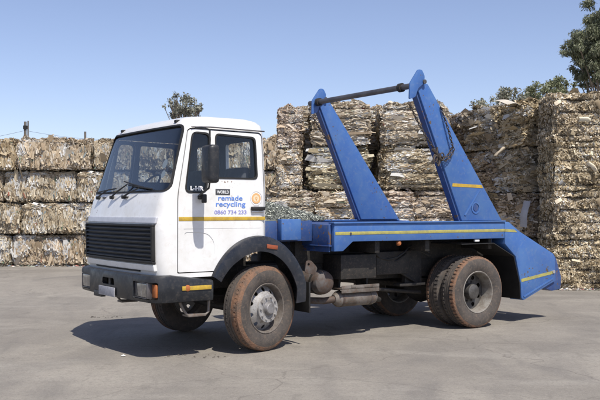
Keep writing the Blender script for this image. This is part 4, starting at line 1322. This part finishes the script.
# litter at the foot of the stacks, and a few scraps and painted shadow flecks on the yard
def litter():
    rng = np.random.default_rng(3); V = []; F = []; C = []
    cols = np.array([c for c, _ in PAL['mixed']])
    def put(x, y, s_):
        c = np.array([x, y, .012]); a = rng.uniform(0, 6.28); ex = np.array([math.cos(a), math.sin(a), rng.normal(0, .25)]) * s_; ey = np.array([-math.sin(a), math.cos(a), rng.normal(0, .3)]) * s_ * rng.uniform(.3, 1)
        b = len(V)
        for q in (c - ex - ey, c + ex - ey, c + ex + ey, c - ex + ey): q[2] = max(q[2], .006); V.append(q)
        F.append((b, b + 1, b + 2, b + 3)); C.append(cols[rng.integers(0, len(cols))])
    for _ in range(900):
        x = rng.uniform(-11, .3); put(x, 25.9 - abs(rng.normal(0, .16)), rng.uniform(.01, .05))
    for _ in range(900): put(rng.uniform(5.2, 9), 18.35 - abs(rng.normal(0, .12)), rng.uniform(.01, .045))
    for _ in range(500): put(rng.uniform(-.9, 4.0), 20.5 - abs(rng.normal(0, .14)), rng.uniform(.01, .045))
    for _ in range(300):
        u = rng.uniform(0, 3.6); put(5.15 - .417 * u - abs(rng.normal(0, .12)), 19.5 + .909 * u, rng.uniform(.01, .05))
    me = bpy.data.meshes.new('paper_litter'); me.from_pydata([tuple(v) for v in V], [], F)
    at = me.color_attributes.new('Col', 'FLOAT_COLOR', 'CORNER')
    d = np.ones((len(F), 4, 4), np.float32); d[:, :, :3] = np.array(C)[:, None, :]; at.data.foreach_set('color', d.ravel())
    o = link('paper_litter', me, M['paper']); tag(o, 'scraps of paper scattered along the foot of the bale stacks', 'litter', None, 'stuff')
litter()
def scrap(name, pts, colr, label, grp=None, cat='litter'):
    bm = bmesh.new()
    for x, y, s_, a in pts:
        q = []
        for k in range(6):
            b_ = a + k * math.pi / 3 + .2 * math.sin(k * 7)
            q.append(bm.verts.new((x + s_ * math.cos(b_) * 1.4, y + s_ * math.sin(b_), .005 + .2 * s_ * abs(math.sin(k * 2.3 + a)))))
        top_ = bm.verts.new((x, y, .008 + s_ * .5))
        for k in range(6): bm.faces.new((q[k], q[(k + 1) % 6], top_))
        bm.faces.new(q[::-1])
    o = link(name, finish(bm, None), mat(name, colr, rough=.7)); tag(o, label, cat, grp)
scrap('paper_scrap', [(-2.04, 9.98, .022, .4)], (.8, .8, .78), 'tiny white paper scrap on the paving in front of the truck')
rl = random.Random(9)
scrap('shadow_fleck', [(-3.0 + rl.uniform(-.28, .28), 13.62 + rl.uniform(-.12, .12), rl.uniform(.006, .02), rl.uniform(0, 3)) for _ in range(14)], (.07, .06, .05), 'dark flecks standing in for shadow wiggles on the paving beyond the truck front', None, 'rubbish')  # dark flecks model the broken edge of the mirror's cast shadow
scrap('leaf_scrap', [(-1.2 + rl.uniform(-.35, .45), 9.95 + rl.uniform(-.10, .10), rl.uniform(.004, .012), rl.uniform(0, 3)) for _ in range(22)], (.06, .05, .04), 'sprinkle of dark crumbs on the paving by the near front wheel', None, 'rubbish')

# ================================================================== TREES
def leaf_mesh(centres, per, size, spread, cols, seed, droop=.5, aspect=.3):
    rng = np.random.default_rng(seed); V = []; C = []
    for (c, r) in centres:
        n = int(per * (r / spread) ** 2) + 8
        d = rng.normal(0, 1, (n, 3)); d /= np.linalg.norm(d, axis=1, keepdims=True)
        p = np.array(c) + d * (r * rng.uniform(.1, 1.15, (n, 1)) ** .7) * np.array([1, 1, .85]) * rng.uniform(.8, 1.25, (n, 1))
        ex = rng.normal(0, 1, (n, 3)); ex[:, 2] -= droop * 2; ex /= np.linalg.norm(ex, axis=1, keepdims=True)
        ey = np.cross(ex, rng.normal(0, 1, (n, 3))); ey /= np.linalg.norm(ey, axis=1, keepdims=True)
        l_ = size * rng.uniform(.6, 1.4, (n, 1)); w_ = l_ * aspect
        V.append(np.stack([p, p + ex * l_ * .5 + ey * w_, p + ex * l_, p + ex * l_ * .5 - ey * w_], 1).reshape(-1, 3))
        k = np.array(cols)[rng.integers(0, len(cols), n)] * rng.uniform(.75, 1.25, (n, 1)) * rng.uniform(.8, 1.25)
        C.append(k)
    V = np.concatenate(V); C = np.concatenate(C); n = len(C)
    me = bpy.data.meshes.new('crown')
    me.vertices.add(len(V)); me.vertices.foreach_set('co', V.ravel())
    me.loops.add(n * 4); me.loops.foreach_set('vertex_index', np.arange(n * 4, dtype=np.int32))
    me.polygons.add(n); me.polygons.foreach_set('loop_start', (np.arange(n) * 4).astype(np.int32)); me.update(calc_edges=True)
    at = me.color_attributes.new('Col', 'FLOAT_COLOR', 'CORNER'); d = np.ones((n, 4, 4), np.float32); d[:, :, :3] = C[:, None, :]
    at.data.foreach_set('color', d.ravel()); return me
def tree(x, y, h, base_r, clumps, seed, label, cols, per=120, size=.14, droop=.5, aspect=.22, trunks=1, fork=.45):
    """clumps: list of ((dx,dy,z), r)"""
    rn = random.Random(seed)
    root = bpy.data.objects.new('tree', None); COL.objects.link(root); root.location = (x, y, 0)
    tag(root, label, 'tree', 'trees rising beyond the bale stacks')
    bm = bmesh.new()
    fz = h * fork
    tr = [Vector((0, 0, -.1)), Vector((.1 * rn.uniform(-1, 1), .1, fz * .5)), Vector((.15 * rn.uniform(-1, 1), 0, fz))]
    tube_bm(bm, tr, [base_r * 1.2, base_r, base_r * .8], 10)
    for (c, r) in clumps:
        c = Vector(c); s_ = tr[2] if rn.random() < .7 else tr[2].lerp(tr[1], .5)
        if len(clumps) > 60 and rn.random() < .86: continue
        mid = s_.lerp(c, .5) + Vector((rn.uniform(-.3, .3), rn.uniform(-.3, .3), rn.uniform(0, .4)))
        tube_bm(bm, [s_, s_.lerp(mid, .5) + Vector((rn.uniform(-.1, .1), 0, .1)), mid, mid.lerp(c, .6), c], [base_r * .5, base_r * .38, base_r * .28, base_r * .17, base_r * .06], 6)
        for _ in range(4):
            e = c + Vector((rn.gauss(0, 1), rn.gauss(0, 1), rn.gauss(0, .8))).normalized() * r * .9
            tube_bm(bm, [mid.lerp(c, .5), c.lerp(e, .4), e], [base_r * .12, base_r * .07, base_r * .03], 4)
    link('trunk', finish(bm), M['bark'], root)
    link('crown', leaf_mesh([(c, r) for c, r in clumps], per, size, .5, cols, seed, droop, aspect), M['leaf'], root)
GUM = [(.17, .19, .11), (.21, .225, .14), (.13, .145, .085), (.27, .27, .18)]
def sp(u, v, Y):  # a point in the place for a spot measured in the photograph
    return ((u - 300) / FPX * Y, CAM_H - (v - 210) / FPX * Y)
def split_clumps(lst, k, seed):
    rn = random.Random(seed); out = []
    for u, v, r in lst:
        for _ in range(k): out.append((u + rn.gauss(0, .55) * r, v + rn.gauss(0, .5) * r, r * rn.uniform(.45, .85)))
    return out
def clumps_from(lst, Y, x0, seed, pxr):
    rn = random.Random(seed); out = []
    for u, v, r in lst:
        X, Z = sp(u, v, Y); out.append(((X - x0, rn.uniform(-1.2, 1.2), Z), r * Y / FPX))
    return out
# tall gum at the right edge
YG = 34.0; xg = sp(600, 90, YG)[0]
gl = [(598, 18, 10), (606, 10, 12), (592, 30, 9), (584, 36, 9), (574, 42, 8), (571, 50, 6), (582, 50, 8), (594, 46, 10), (604, 36, 12), (614, 24, 13),
      (590, 60, 8), (600, 62, 10), (582, 66, 6), (586, 74, 5), (594, 76, 6), (604, 76, 8), (615, 50, 13), (628, 40, 14), (640, 55, 14), (625, 68, 12), (612, 0, 12), (625, -8, 14), (640, 10, 15), (650, 35, 12),
      (597, 84, 4), (589, 80, 4), (578, 58, 6), (612, 84, 8), (606, 66, 9), (594, 68, 7), (586, 66, 6), (600, 30, 9), (588, 44, 7), (570, 46, 5), (606, 50, 9)]
tree(xg + .6, YG, 10.5, .11, clumps_from(split_clumps(gl, 5, 8), YG, xg + .6, 1, 0), 21, 'tall dark gum tree with drooping leaves above the right bale stack', GUM, per=1900, size=.115, droop=.8, aspect=.15, fork=.40)
DIST = [(.25, .26, .19), (.30, .30, .22), (.20, .21, .15), (.34, .32, .25)]
YD = 52.0
def far_tree(lst, seed, label, per, cols, Y=YD, size=.13):
    per *= 9
    x0 = sp(sum(a for a, _, _ in lst) / len(lst), 100, Y)[0]
    top_ = max(sp(a, b, Y)[1] for a, b, _ in lst)
    low = [(a, b + 14, r * 1.2) for a, b, r in lst]; lst = split_clumps(lst, 3, seed)
    lst = [(a, b, r * 1.25) for a, b, r in lst]
    tree(x0, Y, top_, .09, clumps_from(lst + low, Y, x0, seed, 0), seed, label, cols, per=per, size=size, droop=.1, aspect=.3, fork=.5)
far_tree([(497, 97, 6), (504, 93, 6), (511, 92, 5), (515, 99, 5), (502, 101, 7), (508, 101, 7)], 31, 'thin grey green tree top beyond the right stack, broadest of the four', 26, DIST)
far_tree([(477, 105, 4), (482, 102, 4), (487, 104, 4)], 32, 'small thin tree top beyond the stack, closest to the blue arm', 26, DIST)
far_tree([(532, 91, 4.5), (537, 88, 4.5), (542, 92, 4.5), (536, 96, 6), (528, 95, 3)], 33, 'small pointed green tree top left of the bushier one', 46, [(.24, .26, .15), (.29, .30, .18), (.19, .205, .12)])
far_tree([(552, 84, 4), (556, 80, 4), (557, 87, 6), (550, 91, 5), (564, 89, 5), (570, 92, 4), (560, 92, 6)], 34, 'bushy green tree top beyond the stack, just left of the tall gum', 60, [(.23, .25, .14), (.28, .29, .17), (.18, .195, .11)])
far_tree([(172, 101, 3), (178, 99, 4), (185, 98, 5), (192, 101, 5), (198, 106, 4), (170, 108, 3), (177, 107, 5), (186, 106, 5), (202, 110, 3), (194, 110, 5), (182, 113, 4), (172, 115, 3)], 35, 'sparse brownish tree top showing above the white cab roof', 34, [(.24, .24, .19), (.29, .29, .23), (.18, .18, .14)], 46, .13)

# ================================================================== poles and wire behind the left wall
def pole(u, vtop, Y, r, label, kind):
    X, Z = sp(u, vtop, Y)
    root = bpy.data.objects.new('utility_pole', None); COL.objects.link(root); root.location = (X, Y, 0)
    tag(root, label, 'pole', 'poles beyond the left wall')
    bm = bmesh.new(); tube_bm(bm, [(0, 0, -.1), (0, 0, Z * .5), (0, 0, Z)], [r * 1.1, r, r * .9], 10)
    link('post', finish(bm), M['pole'], root)
    if kind:
        bm = bmesh.new()
        tube_bm(bm, [(0, 0, Z - .30), (0, 0, Z - .16)], r * 1.5, 10)
        link('cap', finish(bm), M['black'], root)
        bm = bmesh.new()
        tube_bm(bm, [(.11, 0, Z - .7), (.11, 0, Z + .03)], .03, 6)
        link('bracket', finish(bm), M['pole'], root)
    return (X, Y, Z)
A_ = pole(25, 121.5, 34, .06, 'thin grey mast with dark cap standing beyond the left wall of bales', True)
B_ = pole(85, 131.5, 42, .06, 'short plain post top showing beyond the left wall beside the cab', False)
bm = bmesh.new()
for dz in (-.35,):
    C_ = (sp(-60, 128, 30)[0], 30, sp(-60, 126, 30)[1] + dz); D_ = (sp(200, 131, 50)[0], 50, sp(200, 131, 50)[1] + dz)
    pts = []
    for a_, b_ in ((C_, A_), (A_, B_), (B_, D_)):
        for k in range(8):
            u = k / 8; pts.append((a_[0] + (b_[0] - a_[0]) * u, a_[1] + (b_[1] - a_[1]) * u, a_[2] + (b_[2] - a_[2]) * u + dz - .04 * 4 * u * (1 - u)))
    tube_bm(bm, pts, .005, 4)
tag(link('overhead_wire', finish(bm), M['chain']), 'thin overhead wires strung between the posts above the left wall', 'wire')
